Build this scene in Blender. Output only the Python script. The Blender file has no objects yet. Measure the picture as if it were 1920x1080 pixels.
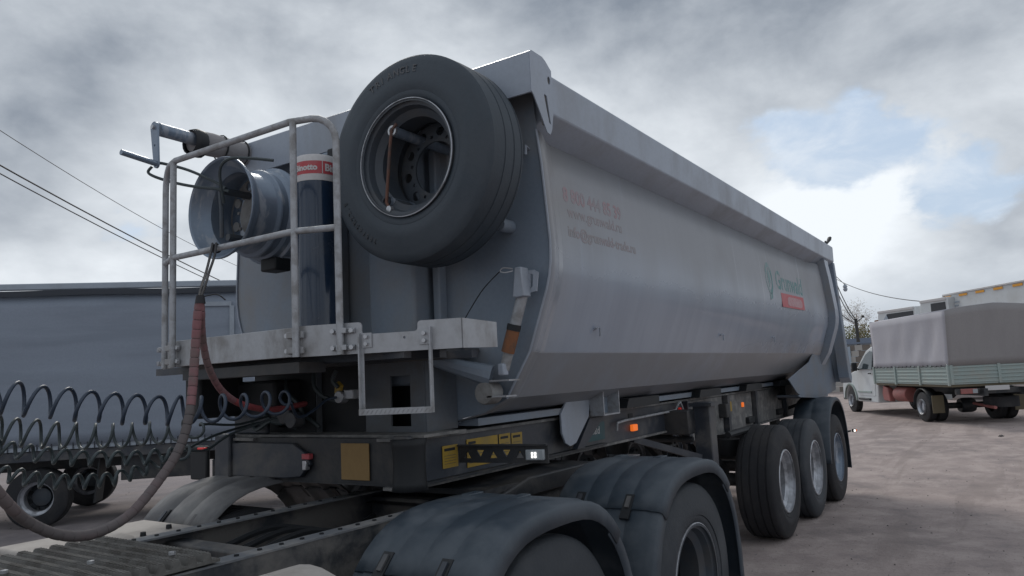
import bpy, bmesh, math, random
from mathutils import Vector, Matrix, Euler, noise
random.seed(7)
S = bpy.context.scene
COL = S.collection
PI = math.pi
R_ = math.radians

# ------------------------------------------------------------------ camera
cam = bpy.data.cameras.new("camera")
cam.sensor_width = 36.0
cam.lens = 26.24
cam.clip_end = 3000
cam.clip_start = 0.05
co = bpy.data.objects.new("camera", cam)
COL.objects.link(co)
rt, dn, fw = (0.55177834, -0.83257396, -0.0485928), (0.07290997, 0.10619847, -0.9916683), (0.83079769, 0.54363819, 0.11930095)
co.matrix_world = Matrix(((rt[0], -dn[0], -fw[0], -7.610), (rt[1], -dn[1], -fw[1], -3.161),
                          (rt[2], -dn[2], -fw[2], 1.6457), (0, 0, 0, 1)))
S.camera = co
S.view_settings.view_transform = 'Standard'
S.view_settings.look = 'None'
S.view_settings.exposure = 0.0
S.view_settings.gamma = 1.0
S.view_settings.use_curve_mapping = False

# ------------------------------------------------------------------ world
SUN_DIR = Vector((0.62, 0.62, 0.75)).normalized()      # towards the sun, behind the trailer
w = bpy.data.worlds.new("World")
S.world = w
w.use_nodes = True
nt = w.node_tree
nt.nodes.clear()


class NT:
    """small node tree writer"""
    def __init__(self, tree): self.t = tree
    def n(self, typ, **kw):
        nd = self.t.nodes.new(typ)
        for k, v in kw.items():
            setattr(nd, k, v)
        return nd
    def put(self, sock, v):
        if isinstance(v, bpy.types.NodeSocket): self.t.links.new(v, sock)
        elif v is not None: sock.default_value = v
    def math(self, op, a, b=None, c=None, clamp=False):
        nd = self.n('ShaderNodeMath', operation=op, use_clamp=clamp)
        self.put(nd.inputs[0], a)
        if b is not None: self.put(nd.inputs[1], b)
        if c is not None: self.put(nd.inputs[2], c)
        return nd.outputs[0]
    def vmath(self, op, a, b=None):
        nd = self.n('ShaderNodeVectorMath', operation=op)
        self.put(nd.inputs[0], a)
        if b is not None: self.put(nd.inputs[1], b)
        return nd.outputs['Value'] if op in ('DOT_PRODUCT', 'LENGTH') else nd.outputs[0]
    def noise(self, vec, scale, detail=4, rough=.55, dist=0.0):
        nd = self.n('ShaderNodeTexNoise')
        self.put(nd.inputs['Vector'], vec)
        nd.inputs['Scale'].default_value = scale
        nd.inputs['Detail'].default_value = detail
        nd.inputs['Roughness'].default_value = rough
        nd.inputs['Distortion'].default_value = dist
        return nd.outputs['Fac']
    def ramp(self, x, a, b, lo=0.0, hi=1.0, smooth=True):
        nd = self.n('ShaderNodeMapRange')
        nd.interpolation_type = 'SMOOTHSTEP' if smooth else 'LINEAR'
        self.put(nd.inputs['Value'], x)
        nd.inputs['From Min'].default_value = a
        nd.inputs['From Max'].default_value = b
        nd.inputs['To Min'].default_value = lo
        nd.inputs['To Max'].default_value = hi
        return nd.outputs[0]
    def mix(self, f, a, b, mode='MIX'):
        nd = self.n('ShaderNodeMix', data_type='RGBA', blend_type=mode)
        self.put(nd.inputs['Factor'], f)
        self.put(nd.inputs['A'], a if isinstance(a, bpy.types.NodeSocket) else (*a, 1))
        self.put(nd.inputs['B'], b if isinstance(b, bpy.types.NodeSocket) else (*b, 1))
        return nd.outputs['Result']
    def sep(self, v):
        nd = self.n('ShaderNodeSeparateXYZ'); self.put(nd.inputs[0], v); return nd.outputs
    def comb(self, x, y, z):
        nd = self.n('ShaderNodeCombineXYZ')
        self.put(nd.inputs[0], x); self.put(nd.inputs[1], y); self.put(nd.inputs[2], z)
        return nd.outputs[0]


T = NT(nt)
tc = T.n('ShaderNodeTexCoord')
d = T.vmath('NORMALIZE', tc.outputs['Generated'])
sx, sy, sz = T.sep(d)
zz = T.math('ADD', T.math('MAXIMUM', sz, 0.0), 0.22)
cp = T.comb(T.math('DIVIDE', sx, zz), T.math('DIVIDE', sy, zz), 0.0)
big = T.noise(T.vmath('ADD', cp, (3.1, 1.7, 0.4)), 0.9, 3, .5, .2)
fine = T.noise(T.vmath('ADD', T.vmath('MULTIPLY', d, (1, 1, 1.5)), (5.3, 0.2, 8.1)), 6.0, 10, .56, .15)
mid = T.noise(T.vmath('MULTIPLY', d, (1.0, 1.0, 1.9)), 3.4, 7, .55, .2)


def bump(c, k, a):
    v = Vector(c).normalized()
    e = T.math('EXPONENT', T.math('MULTIPLY', T.math('SUBTRACT', T.vmath('DOT_PRODUCT', d, tuple(v)), 1.0), float(k)))
    return T.math('MULTIPLY', e, float(a))


def total(lst):
    s = lst[0]
    for x in lst[1:]:
        s = T.math('ADD', s, x)
    return s


# clear patches (gaps in the cloud) and the large light / dark masses of the cloud deck
clear = total([bump((0.938, 0.215, 0.262), 130, .22), bump((0.966, 0.044, 0.240), 170, .23), bump((0.957, 0.13, 0.255), 160, .12),
               bump((0.484, 0.842, 0.222), 420, .17), bump((-0.6, -0.5, .5), 20, .12), bump((0.935, 0.06, 0.36), 60, -.14), bump((0.90, 0.30, 0.34), 120, -.06),
               bump((0.966, 0.18, 0.165), 260, -.12), bump((0.463, 0.87, 0.13), 120, -.12)])
cover = T.math('SUBTRACT', total([T.math('MULTIPLY', fine, .75), T.math('MULTIPLY', mid, .45), T.math('MULTIPLY', big, .15)]), clear)
cmask = T.ramp(cover, .465, .555)
veil = T.ramp(T.noise(T.vmath('MULTIPLY', d, (1, 1, 2.2)), 9.0, 8, .6, .4), .38, .72, .0, .65)
lightm = total([bump((0.721, 0.569, 0.375), 110, .70), bump((0.855, 0.39, 0.335), 70, .60), bump((0.966, 0.19, 0.168), 240, .68),
                bump((0.99, 0.06, 0.165), 300, .35), bump((0.463, 0.87, 0.165), 130, .52), bump((0.55, 0.769, 0.327), 200, .40),
                bump((0.479, 0.789, 0.420), 45, -.22), bump((0.731, 0.506, 0.495), 50, -.50), bump((0.859, 0.277, 0.455), 55, -.50),
                bump((0.995, 0.025, 0.105), 300, -.30), bump((0.406, 0.878, 0.270), 160, -.22), bump((0.935, 0.02, 0.36), 60, -.02)])
br = total([lightm, T.math('MULTIPLY', T.math('SUBTRACT', fine, .5), 1.0), T.math('MULTIPLY', T.math('SUBTRACT', mid, .5), 1.15), .43])
br = T.ramp(br, 0.02, 1.02, 0, 1, False)
cloud = T.mix(br, (0.25, 0.29, 0.35), (0.92, 0.97, 1.02))
sky = T.n('ShaderNodeTexSky', sky_type='NISHITA')
sky.sun_disc = False
sky.sun_elevation = math.asin(SUN_DIR.z)
sky.sun_rotation = math.atan2(SUN_DIR.x, SUN_DIR.y)
sky.altitude = 0
sky.air_density = 1.0
sky.dust_density = 2.0
blue = T.mix(1.0, sky.outputs[0], (0.085, 0.085, 0.085), 'MULTIPLY')
blue = T.mix(.80, blue, (0.55, 0.675, 0.84))
blue = T.mix(veil, blue, (0.80, 0.86, 0.93))
col = T.mix(cmask, blue, cloud)
# haze whitens the deck near the horizon; below the horizon the ground tone goes on
hz = T.ramp(sz, 0.0, 0.13, .5, 0.0)
col = T.mix(hz, col, (0.47, 0.54, 0.63))
col = T.mix(T.ramp(sz, -.06, -.01, 1, 0), col, (0.20, 0.19, 0.20))
bg = T.n('ShaderNodeBackground')
T.put(bg.inputs[0], col)
bg.inputs[1].default_value = 1.0
wo = T.n('ShaderNodeOutputWorld')
nt.links.new(bg.outputs[0], wo.inputs[0])

sl = bpy.data.lights.new("sun", 'SUN')
sl.energy = 1.4
sl.angle = R_(16)
sl.color = (1.0, .96, .90)
so = bpy.data.objects.new("sun", sl)
COL.objects.link(so)
so.rotation_euler = (-SUN_DIR).to_track_quat('-Z', 'Y').to_euler()


# ------------------------------------------------------------------ materials
def mat(name, base, rough=.55, metal=0.0, dirt=None, amt=.5, scale=4.0, bump_=0.0, bscale=30.0, stretch=(1, 1, 1),
        emit=None, estr=0.0, spec=.5, lo=.42, hi=.68, drough=None, fine=.12, coat=0.0):
    m = bpy.data.materials.new(name)
    m.use_nodes = True
    t = NT(m.node_tree)
    b = m.node_tree.nodes['Principled BSDF']
    b.inputs['Metallic'].default_value = metal
    b.inputs['Roughness'].default_value = rough
    b.inputs['Specular IOR Level'].default_value = spec
    b.inputs['Coat Weight'].default_value = coat
    tcn = t.n('ShaderNodeTexCoord')
    o = t.vmath('MULTIPLY', tcn.outputs['Object'], stretch)
    c = None
    f1 = t.noise(o, scale, 7, .62, .3)
    f2 = t.noise(tcn.outputs['Object'], 45, 3, .6)
    dark = tuple(x * .72 for x in base)
    c = t.mix(t.math('MULTIPLY', t.ramp(f2, .35, .7), fine * 2), base, dark)
    if dirt:
        k = t.math('MULTIPLY', t.ramp(f1, lo, hi), amt)
        c = t.mix(k, c, dirt)
        if drough is not None:
            t.put(b.inputs['Roughness'], t.math('ADD', t.math('MULTIPLY', k, (drough - rough)), rough))
        if metal:
            t.put(b.inputs['Metallic'], t.math('SUBTRACT', metal, t.math('MULTIPLY', k, metal)))
    t.put(b.inputs['Base Color'], c)
    if bump_:
        bp = t.n('ShaderNodeBump')
        bp.inputs['Strength'].default_value = bump_
        bp.inputs['Distance'].default_value = .01
        t.put(bp.inputs['Height'], t.noise(tcn.outputs['Object'], bscale, 5, .6))
        t.put(b.inputs['Normal'], bp.outputs[0])
    if emit:
        b.inputs['Emission Color'].default_value = (*emit, 1)
        b.inputs['Emission Strength'].default_value = estr
    return m


DUST = (.25, .235, .215)
BROWN = (.16, .125, .10)
M = {}
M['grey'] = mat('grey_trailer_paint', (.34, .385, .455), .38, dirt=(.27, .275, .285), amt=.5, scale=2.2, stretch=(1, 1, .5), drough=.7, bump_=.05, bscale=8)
M['greyd'] = mat('shaded_front_wall_paint', (.215, .265, .33), .45, dirt=(.255, .245, .235), amt=.75, scale=1.3, drough=.75, bump_=.05, bscale=9)  # trailer grey darkened: the front wall's shade sits in the base colour
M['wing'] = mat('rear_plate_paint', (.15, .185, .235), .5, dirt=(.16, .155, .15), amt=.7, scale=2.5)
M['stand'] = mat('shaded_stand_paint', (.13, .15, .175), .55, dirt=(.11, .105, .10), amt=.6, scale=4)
M['alu'] = mat('dull_aluminium', (.40, .41, .43), .42, .55, dirt=(.20, .19, .18), amt=.75, scale=5, drough=.7, bump_=.08, bscale=60, stretch=(1, 1, .6))
M['galv'] = mat('galvanised_tube', (.40, .415, .44), .5, .3, dirt=(.22, .215, .21), amt=.8, scale=14, drough=.75, bump_=.2, bscale=90)
M['bolt'] = mat('zinc_bolt', (.50, .51, .53), .35, .7)
M['black'] = mat('black_chassis_paint', (.022, .025, .030), .5, dirt=(.10, .092, .085), amt=.6, scale=5, drough=.85, bump_=.15)
M['chassis'] = mat('dusty_chassis_paint', (.035, .042, .055), .42, dirt=(.16, .15, .14), amt=.7, scale=3.2, drough=.85, bump_=.15)
M['cdust'] = mat('dust_covered_flange', (.15, .15, .15), .85, dirt=(.30, .29, .275), amt=.8, scale=9, bump_=.3, bscale=70)
M['rubber'] = mat('tyre_rubber', (.030, .037, .046), .62, dirt=(.075, .080, .088), amt=.7, scale=4, drough=.9, bump_=.25, bscale=50)
M['rubberd'] = mat('dusty_tyre_rubber', (.022, .023, .027), .8, dirt=(.048, .045, .045), amt=.8, scale=3, bump_=.3, bscale=40)
M['rubberl'] = mat('spare_tyre_rubber', (.034, .048, .064), .55, dirt=(.066, .078, .092), amt=.75, scale=3, drough=.85, bump_=.15, bscale=50)
M['letter'] = mat('raised_rubber_lettering', (.10, .105, .115), .6)
M['silver'] = mat('silver_rim_paint', (.50, .52, .56), .35, .45, dirt=(.10, .095, .095), amt=.75, scale=5, drough=.75)
M['rimgrey'] = mat('worn_grey_rim', (.21, .26, .33), .35, .3, dirt=(.44, .46, .49), amt=.55, scale=4.5, stretch=(3, 1, 1), lo=.52, hi=.62, drough=.6, bump_=.1)
M['rimdisc'] = mat('rim_disc_paint', (.30, .30, .295), .6, dirt=(.10, .09, .085), amt=.6, scale=7)
M['rimdark'] = mat('dark_rim_paint', (.055, .068, .085), .5, dirt=(.09, .085, .08), amt=.5, scale=6)
M['fender'] = mat('black_plastic_fender', (.034, .049, .066), .46, dirt=(.098, .113, .130), amt=.75, scale=3.5, drough=.85, bump_=.12, bscale=18)
M['fenderd'] = mat('dust_covered_fender', (.14, .14, .145), .8, dirt=(.27, .265, .26), amt=.8, scale=3, bump_=.15, bscale=40)
M['rail'] = mat('tractor_frame_paint', (.035, .04, .048), .5, dirt=(.17, .16, .15), amt=.85, scale=4, lo=.38, hi=.6, drough=.85, bump_=.25)
M['railtop'] = mat('worn_rail_top', (.15, .16, .175), .6, dirt=(.30, .285, .27), amt=.7, scale=6, bump_=.2)
M['deckplate'] = mat('worn_ribbed_plate', (.17, .165, .155), .6, .2, dirt=(.075, .068, .06), amt=.85, scale=7, lo=.45, hi=.6, bump_=.35, bscale=60)
M['tank'] = mat('dusty_pale_tank', (.40, .37, .345), .75, dirt=(.24, .215, .195), amt=.7, scale=4, bump_=.15)
M['cyl'] = mat('blue_black_cylinder_paint', (.014, .030, .062), .16, dirt=(.055, .062, .070), amt=.35, scale=4, drough=.6, coat=.3)
M['white'] = mat('white_paint', (.62, .645, .66), .4, dirt=(.42, .41, .385), amt=.35, scale=1.6, drough=.7)
M['offw'] = mat('white_label', (.58, .57, .57), .5)
M['red'] = mat('red_print', (.48, .06, .075), .45, dirt=(.40, .16, .16), amt=.5, scale=14)
M['fred'] = mat('faded_red_print', (.385, .268, .288), .7, dirt=(.31, .298, .318), amt=.95, scale=5, lo=.35, hi=.6)
M['fred2'] = mat('more_faded_red_print', (.33, .285, .305), .7, dirt=(.30, .285, .29), amt=1.0, scale=5, lo=.35, hi=.6)
M['teal'] = mat('teal_print', (.10, .25, .25), .55, dirt=(.32, .36, .375), amt=.7, scale=8, stretch=(3, 1, .6), lo=.42, hi=.6)
M['tealp'] = mat('teal_label', (.02, .085, .095), .5, dirt=(.06, .08, .09), amt=.5, scale=8)
M['yellow'] = mat('yellow_label', (.42, .27, .035), .55, dirt=(.25, .19, .08), amt=.6, scale=9)
M['tan'] = mat('tan_label', (.30, .19, .075), .7)
M['pale'] = mat('pale_smudged_print', (.50, .33, .35), .6, dirt=(.45, .15, .17), amt=.8, scale=22)
M['hoseblue'] = mat('blue_black_hose', (.034, .050, .080), .45, spec=.5)
M['hosegreen'] = mat('green_black_hose', (.050, .066, .072), .48, spec=.5)
M['wrapr'] = mat('dusty_red_hose_wrap', (.26, .12, .13), .7, dirt=(.15, .115, .11), amt=.8, scale=6, lo=.40, hi=.6)
M['wrapd'] = mat('dusty_grey_hose_wrap', (.115, .10, .10), .75, dirt=(.15, .105, .105), amt=.7, scale=6)
M['wrapred'] = mat('red_hose_wrap', (.34, .075, .08), .55, dirt=(.2, .12, .12), amt=.5, scale=6)
M['dark'] = mat('black_rubber', (.012, .014, .017), .6)
M['cable'] = mat('black_cable', (.02, .02, .024), .7)
M['rust'] = mat('rusty_orange_rod', (.24, .10, .045), .8, dirt=(.10, .075, .06), amt=.7, scale=18)
M['rustd'] = mat('brown_red_rod', (.14, .065, .045), .7, dirt=(.06, .055, .055), amt=.8, scale=12)
M['orangeG'] = mat('amber_lens', (.6, .12, .01), .3, emit=(1, .20, .03), estr=.6)
M['redG'] = mat('red_lens', (.35, .02, .02), .3, emit=(1, .05, .04), estr=.18)
M['lampW'] = mat('lit_white_lens', (.8, .8, .8), .3, emit=(1, .97, .92), estr=1.8)
M['lampG'] = mat('clear_lens', (.35, .38, .40), .2)
M['canvas'] = mat('grey_canvas', (.425, .42, .46), .85, dirt=(.375, .365, .395), amt=.6, scale=2, bump_=.12, bscale=6)
M['canvasr'] = mat('grey_brown_canvas', (.30, .288, .29), .88, dirt=(.26, .248, .252), amt=.7, scale=2, stretch=(1, 1, .3), bump_=.15, bscale=6)
M['board'] = mat('grey_green_sideboard', (.32, .39, .375), .6, dirt=(.36, .35, .31), amt=.5, scale=4)
M['glass'] = mat('dark_glass', (.05, .065, .075), .06, spec=.8)
M['glassd'] = mat('black_opening', (.035, .038, .045), .5)
M['curtain'] = mat('blue_grey_truck_curtain', (.26, .30, .365), .6, dirt=(.205, .238, .29), amt=.7, scale=1.4, stretch=(.25, .25, 2.5), drough=.7, bump_=.2, bscale=3)
M['curtrail'] = mat('pale_blue_rail', (.36, .41, .47), .55, dirt=(.27, .30, .34), amt=.6, scale=3)
M['gutter'] = mat('dark_gutter_rubber', (.035, .042, .055), .6)
M['orange'] = mat('orange_reflector', (.80, .36, .03), .5)
M['olive'] = mat('brown_tank', (.14, .115, .07), .6)
M['redd'] = mat('faded_red_guard', (.34, .12, .11), .6, dirt=(.20, .10, .09), amt=.6, scale=7)
M['tileA'] = mat('pale_fence_block', (.42, .40, .375), .9)
M['tileB'] = mat('brown_fence_block', (.19, .165, .145), .9)
M['roofb'] = mat('blue_grey_roof', (.16, .20, .27), .6)
M['wallb'] = mat('pale_blue_building_wall', (.36, .43, .50), .8)
M['brick'] = mat('rust_brown_wall', (.30, .15, .08), .9, dirt=(.22, .13, .08), amt=.6, scale=1)
M['bush'] = mat('autumn_leaves', (.20, .14, .06), .9, dirt=(.13, .14, .05), amt=.9, scale=.4)
M['leaf'] = mat('pale_spring_leaves', (.55, .50, .42), .9)
M['bark'] = mat('grey_bark', (.42, .39, .37), .9)
M['pole'] = mat('dark_utility_pole', (.05, .05, .05), .8)
M['paper'] = mat('white_litter', (.6, .6, .62), .7)
M['stone'] = mat('dark_grit', (.085, .075, .072), .9)
M['stonel'] = mat('pale_grit', (.30, .285, .28), .9)


def side_paint():
    """dusty semi-gloss side wall: streaked dust above, cleaner glossier paint lower down"""
    m = bpy.data.materials.new('streaked_side_wall_paint')
    m.use_nodes = True
    t = NT(m.node_tree)
    b = m.node_tree.nodes['Principled BSDF']
    o = t.n('ShaderNodeTexCoord').outputs['Object']
    x, y, z = t.sep(o)
    wob = t.noise(t.comb(x, 0.0, 0.0), 1.3, 4, .6)
    wobf = t.noise(t.comb(x, 0.0, 0.0), 7.0, 4, .7)
    edge = t.math('ADD', z, t.math('ADD', t.math('MULTIPLY', wob, .55), t.math('MULTIPLY', wobf, .14)))
    dust = t.ramp(edge, 2.36, 2.95)
    st = t.noise(t.vmath('MULTIPLY', o, (14, 1, .40)), 1.0, 5, .65)
    st2 = t.noise(t.vmath('MULTIPLY', o, (5, 1, .35)), 1.3, 4, .6)
    cl = t.noise(o, 1.1, 6, .6, .6)
    drip = t.math('MULTIPLY', t.math('MULTIPLY', t.ramp(st, .575, .66), t.ramp(x, -1.6, -.2)), t.math('MULTIPLY', t.ramp(z, 2.92, 2.6), t.ramp(z, 2.15, 2.3)))
    rin = t.math('MULTIPLY', t.ramp(st, .60, .70), t.ramp(cl, .42, .60))
    dust = t.math('MULTIPLY', dust, t.math('SUBTRACT', 1.0, t.math('MULTIPLY', rin, .75)), clamp=True)
    base = t.mix(t.ramp(st2, .35, .7), (.32, .37, .45), (.285, .33, .405))
    dcol = t.mix(t.ramp(cl, .35, .65), (.295, .308, .335), (.262, .272, .292))
    dcol = t.mix(t.math('MULTIPLY', t.ramp(st, .45, .7), .12), dcol, (.34, .36, .39))
    # a brown haze of road dirt low down near the rear
    low = t.math('MULTIPLY', t.ramp(z, 1.98, 1.80), t.ramp(x, -1.8, 1.6))
    low = t.math('MULTIPLY', low, t.ramp(cl, .30, .55))
    frontd = t.math('MULTIPLY', t.ramp(x, -3.7, -4.25), t.ramp(cl, .35, .6))
    c = t.mix(dust, base, dcol)
    c = t.mix(t.math('MULTIPLY', low, .6), c, (.22, .195, .18))
    c = t.mix(t.math('MULTIPLY', frontd, .35), c, (.30, .275, .25))
    c = t.mix(t.math('MULTIPLY', drip, .55), c, (.45, .47, .50))
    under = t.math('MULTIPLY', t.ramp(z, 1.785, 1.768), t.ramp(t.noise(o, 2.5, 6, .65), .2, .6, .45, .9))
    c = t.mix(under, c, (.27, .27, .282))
    t.put(b.inputs['Base Color'], c)
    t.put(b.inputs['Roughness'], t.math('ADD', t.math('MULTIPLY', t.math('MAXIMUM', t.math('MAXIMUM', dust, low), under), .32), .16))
    b.inputs['Specular IOR Level'].default_value = .55
    bp = t.n('ShaderNodeBump')
    bp.inputs['Strength'].default_value = .25
    bp.inputs['Distance'].default_value = .02
    t.put(bp.inputs['Height'], t.noise(t.vmath('MULTIPLY', o, (1.2, 1, .8)), 1.6, 2, .4))
    t.put(b.inputs['Normal'], bp.outputs[0])
    return m


M['side'] = side_paint()


# ------------------------------------------------------------------ mesh helpers
def thing(name, label, cat, loc=(0, 0, 0), rz=0.0, group=None):
    o = bpy.data.objects.new(name, None)
    COL.objects.link(o)
    o.location = loc
    o.rotation_euler = (0, 0, rz)
    o.empty_display_size = .2
    o['label'] = label
    o['category'] = cat
    if group: o['group'] = group
    return o


def tag(o, label=None, cat=None, group=None, kind=None):
    if label: o['label'] = label
    if cat: o['category'] = cat
    if group: o['group'] = group
    if kind: o['kind'] = kind
    return o


class MB:
    def __init__(self):
        self.v = []; self.f = []; self.mi = []; self.m = 0
    def add(self, vs, fs):
        n = len(self.v)
        self.v += [Vector(p) for p in vs]
        self.f += [tuple(i + n for i in q) for q in fs]
        self.mi += [self.m] * len(fs)
        return self
    def box(self, c, s, rot=None):
        vs = []
        for dx in (-.5, .5):
            for dy in (-.5, .5):
                for dz in (-.5, .5):
                    p = Vector((dx * s[0], dy * s[1], dz * s[2]))
                    if rot is not None: p = rot @ p
                    vs.append(p + Vector(c))
        return self.add(vs, [(0, 1, 3, 2), (4, 6, 7, 5), (0, 4, 5, 1), (2, 3, 7, 6), (0, 2, 6, 4), (1, 5, 7, 3)])
    def bar(self, a, b, wd, th, up=(0, 0, 1)):
        """box beam from a to b, wd across (perpendicular to up), th along up"""
        a, b = Vector(a), Vector(b)
        t = (b - a).normalized()
        u = Vector(up); u = (u - t * u.dot(t)).normalized()
        s = t.cross(u)
        vs = []
        for p in (a, b):
            for i, j in ((-1, -1), (1, -1), (1, 1), (-1, 1)):
                vs.append(p + s * (i * wd / 2) + u * (j * th / 2))
        return self.add(vs, [(0, 3, 2, 1), (4, 5, 6, 7), (0, 1, 5, 4), (1, 2, 6, 5), (2, 3, 7, 6), (3, 0, 4, 7)])
    def prism(self, poly, axis, a, b):
        """polygon in the two other axes (in x,y,z order) extruded from a to b"""
        def P(q, h):
            return {'x': (h, q[0], q[1]), 'y': (q[0], h, q[1]), 'z': (q[0], q[1], h)}[axis]
        n = len(poly)
        return self.add([P(q, a) for q in poly] + [P(q, b) for q in poly],
                        [tuple(range(n)), tuple(range(2 * n - 1, n - 1, -1))] +
                        [(i, n + i, n + (i + 1) % n, (i + 1) % n) for i in range(n)])
    def tube(self, path, r, n=8, closed=False, cap=True):
        P = [Vector(p) for p in path]
        L = len(P)
        rs = r if isinstance(r, (list, tuple)) else [r] * L
        T_ = []
        for i in range(L):
            if closed: t = P[(i + 1) % L] - P[i - 1]
            else: t = P[min(i + 1, L - 1)] - P[max(i - 1, 0)]
            T_.append(t.normalized())
        u = T_[0].orthogonal().normalized()
        vs = []
        for i in range(L):
            u = (u - T_[i] * u.dot(T_[i]))
            u = u.normalized() if u.length > 1e-6 else T_[i].orthogonal().normalized()
            s = T_[i].cross(u)
            for k in range(n):
                a = 2 * PI * k / n
                vs.append(P[i] + (u * math.cos(a) + s * math.sin(a)) * rs[i])
        fs = []
        for i in range(L if closed else L - 1):
            j = (i + 1) % L
            for k in range(n):
                fs.append((i * n + k, i * n + (k + 1) % n, j * n + (k + 1) % n, j * n + k))
        if cap and not closed:
            fs += [tuple(range(n - 1, -1, -1)), tuple(range((L - 1) * n, L * n))]
        return self.add(vs, fs)
    def lathe(self, prof, c, axis='y', n=48, a0=0, a1=2 * PI, caps=False):
        """profile of (radius, height along axis)"""
        full = abs(a1 - a0 - 2 * PI) < 1e-6
        st = n if full else n + 1
        vs = []
        for i in range(st):
            a = a0 + (a1 - a0) * i / n
            ca, sa = math.cos(a), math.sin(a)
            for r, h in prof:
                p = {'y': (r * ca, h, r * sa), 'x': (h, r * ca, r * sa), 'z': (r * ca, r * sa, h)}[axis]
                vs.append(Vector(p) + Vector(c))
        m = len(prof)
        fs = []
        for i in range(n):
            j = (i + 1) % st
            for k in range(m - 1):
                fs.append((i * m + k, i * m + k + 1, j * m + k + 1, j * m + k))
        return self.add(vs, fs)
    def disc(self, c, r, axis='y', h=.01, n=24):
        return self.lathe([(0.0001, -h / 2), (r, -h / 2), (r, h / 2), (0.0001, h / 2)], c, axis, n)
    def build(self, name, m, parent=None, bevel=0.0, smooth=True, ang=35, label=None, kind=None, solid=0.0, loc=None):
        me = bpy.data.meshes.new(name)
        me.from_pydata([tuple(v) for v in self.v], [], self.f)
        ms = m if isinstance(m, (list, tuple)) else [m]
        for q in ms: me.materials.append(q)
        if len(ms) > 1:
            for p, i in zip(me.polygons, self.mi): p.material_index = i
        finish(me, smooth, ang)
        return link(name, me, parent, bevel, label, kind, solid, loc)


def finish(me, smooth=True, ang=35):
    bm = bmesh.new()
    bm.from_mesh(me)
    bmesh.ops.recalc_face_normals(bm, faces=bm.faces)
    if smooth:
        for f in bm.faces: f.smooth = True
        th = R_(ang)
        for e in bm.edges:
            if len(e.link_faces) == 2 and e.calc_face_angle(0) > th: e.smooth = False
    bm.to_mesh(me)
    bm.free()


def link(name, me, parent=None, bevel=0.0, label=None, kind=None, solid=0.0, loc=None):
    o = bpy.data.objects.new(name, me)
    COL.objects.link(o)
    if parent is not None: o.parent = parent
    if loc is not None: o.location = loc
    if solid:
        s = o.modifiers.new('thick', 'SOLIDIFY'); s.thickness = solid; s.offset = 0
    if bevel:
        b = o.modifiers.new('bevel', 'BEVEL'); b.width = bevel; b.segments = 2; b.limit_method = 'ANGLE'; b.angle_limit = R_(40)
        b.harden_normals = False
    if label: o['label'] = label
    if kind: o['kind'] = kind
    return o


def curve_mesh(cu):
    o = bpy.data.objects.new('tmp', cu)
    COL.objects.link(o)
    dg = bpy.context.evaluated_depsgraph_get()
    me = bpy.data.meshes.new_from_object(o.evaluated_get(dg))
    bpy.data.objects.remove(o)
    bpy.data.curves.remove(cu)
    return me


def plate(name, outer, holes, th, mtx, m, parent, label=None, bevel=0.0):
    """sheet with cut-outs: outlines in a 2-D plane placed by matrix"""
    cu = bpy.data.curves.new(name, 'CURVE')
    cu.dimensions = '2D'
    cu.fill_mode = 'BOTH'
    cu.extrude = th / 2
    for loop in [outer] + holes:
        sp = cu.splines.new('POLY')
        sp.points.add(len(loop) - 1)
        for i, p in enumerate(loop): sp.points[i].co = (p[0], p[1], 0, 1)
        sp.use_cyclic_u = True
    me = curve_mesh(cu)
    me.name = name
    me.transform(mtx)
    me.materials.clear()
    me.materials.append(m)
    bm = bmesh.new(); bm.from_mesh(me)
    bmesh.ops.remove_doubles(bm, verts=bm.verts, dist=1e-5)
    bm.to_mesh(me); bm.free()
    finish(me, True, 35)
    return link(name, me, parent, bevel, label)


def text(name, body, size, mtx, m, parent, ext=.0015, sx=1.0, bold=0.0, spacing=1.0, align='LEFT'):
    cu = bpy.data.curves.new(name, 'FONT')
    cu.body = body
    cu.size = size
    cu.extrude = ext
    cu.offset = bold
    cu.space_character = spacing
    cu.align_x = align
    cu.resolution_u = 3
    me = curve_mesh(cu)
    me.name = name
    me.transform(mtx @ Matrix.Diagonal((sx, 1, 1, 1)))
    me.materials.clear()
    me.materials.append(m)
    return link(name, me, parent)


def frame(o, xa, ya):
    """matrix with origin o, local x along xa, local y along ya"""
    xa = Vector(xa).normalized(); ya = Vector(ya)
    ya = (ya - xa * ya.dot(xa)).normalized()
    za = xa.cross(ya)
    return Matrix(((xa.x, ya.x, za.x, o[0]), (xa.y, ya.y, za.y, o[1]), (xa.z, ya.z, za.z, o[2]), (0, 0, 0, 1)))


def circ(c, r, n=20, sy=1.0):
    return [(c[0] + r * math.cos(2 * PI * i / n), c[1] + r * sy * math.sin(2 * PI * i / n)) for i in range(n)]


def smooth_path(pts, per=10):
    P = [Vector(p) for p in pts]
    out = []
    for i in range(len(P) - 1):
        p0 = P[max(i - 1, 0)]; p1 = P[i]; p2 = P[i + 1]; p3 = P[min(i + 2, len(P) - 1)]
        for k in range(per):
            t = k / per
            out.append(.5 * ((2 * p1) + (p2 - p0) * t + (2 * p0 - 5 * p1 + 4 * p2 - p3) * t * t + (3 * p1 - p0 - 3 * p2 + p3) * t ** 3))
    out.append(P[-1])
    return out


def resample(P, n):
    L = [0]
    for i in range(1, len(P)): L.append(L[-1] + (P[i] - P[i - 1]).length)
    out = []; j = 0
    for k in range(n + 1):
        s = L[-1] * k / n
        while j < len(P) - 2 and L[j + 1] < s: j += 1
        t = (s - L[j]) / max(L[j + 1] - L[j], 1e-9)
        out.append(P[j].lerp(P[j + 1], min(max(t, 0), 1)))
    return out, L[-1]


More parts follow.
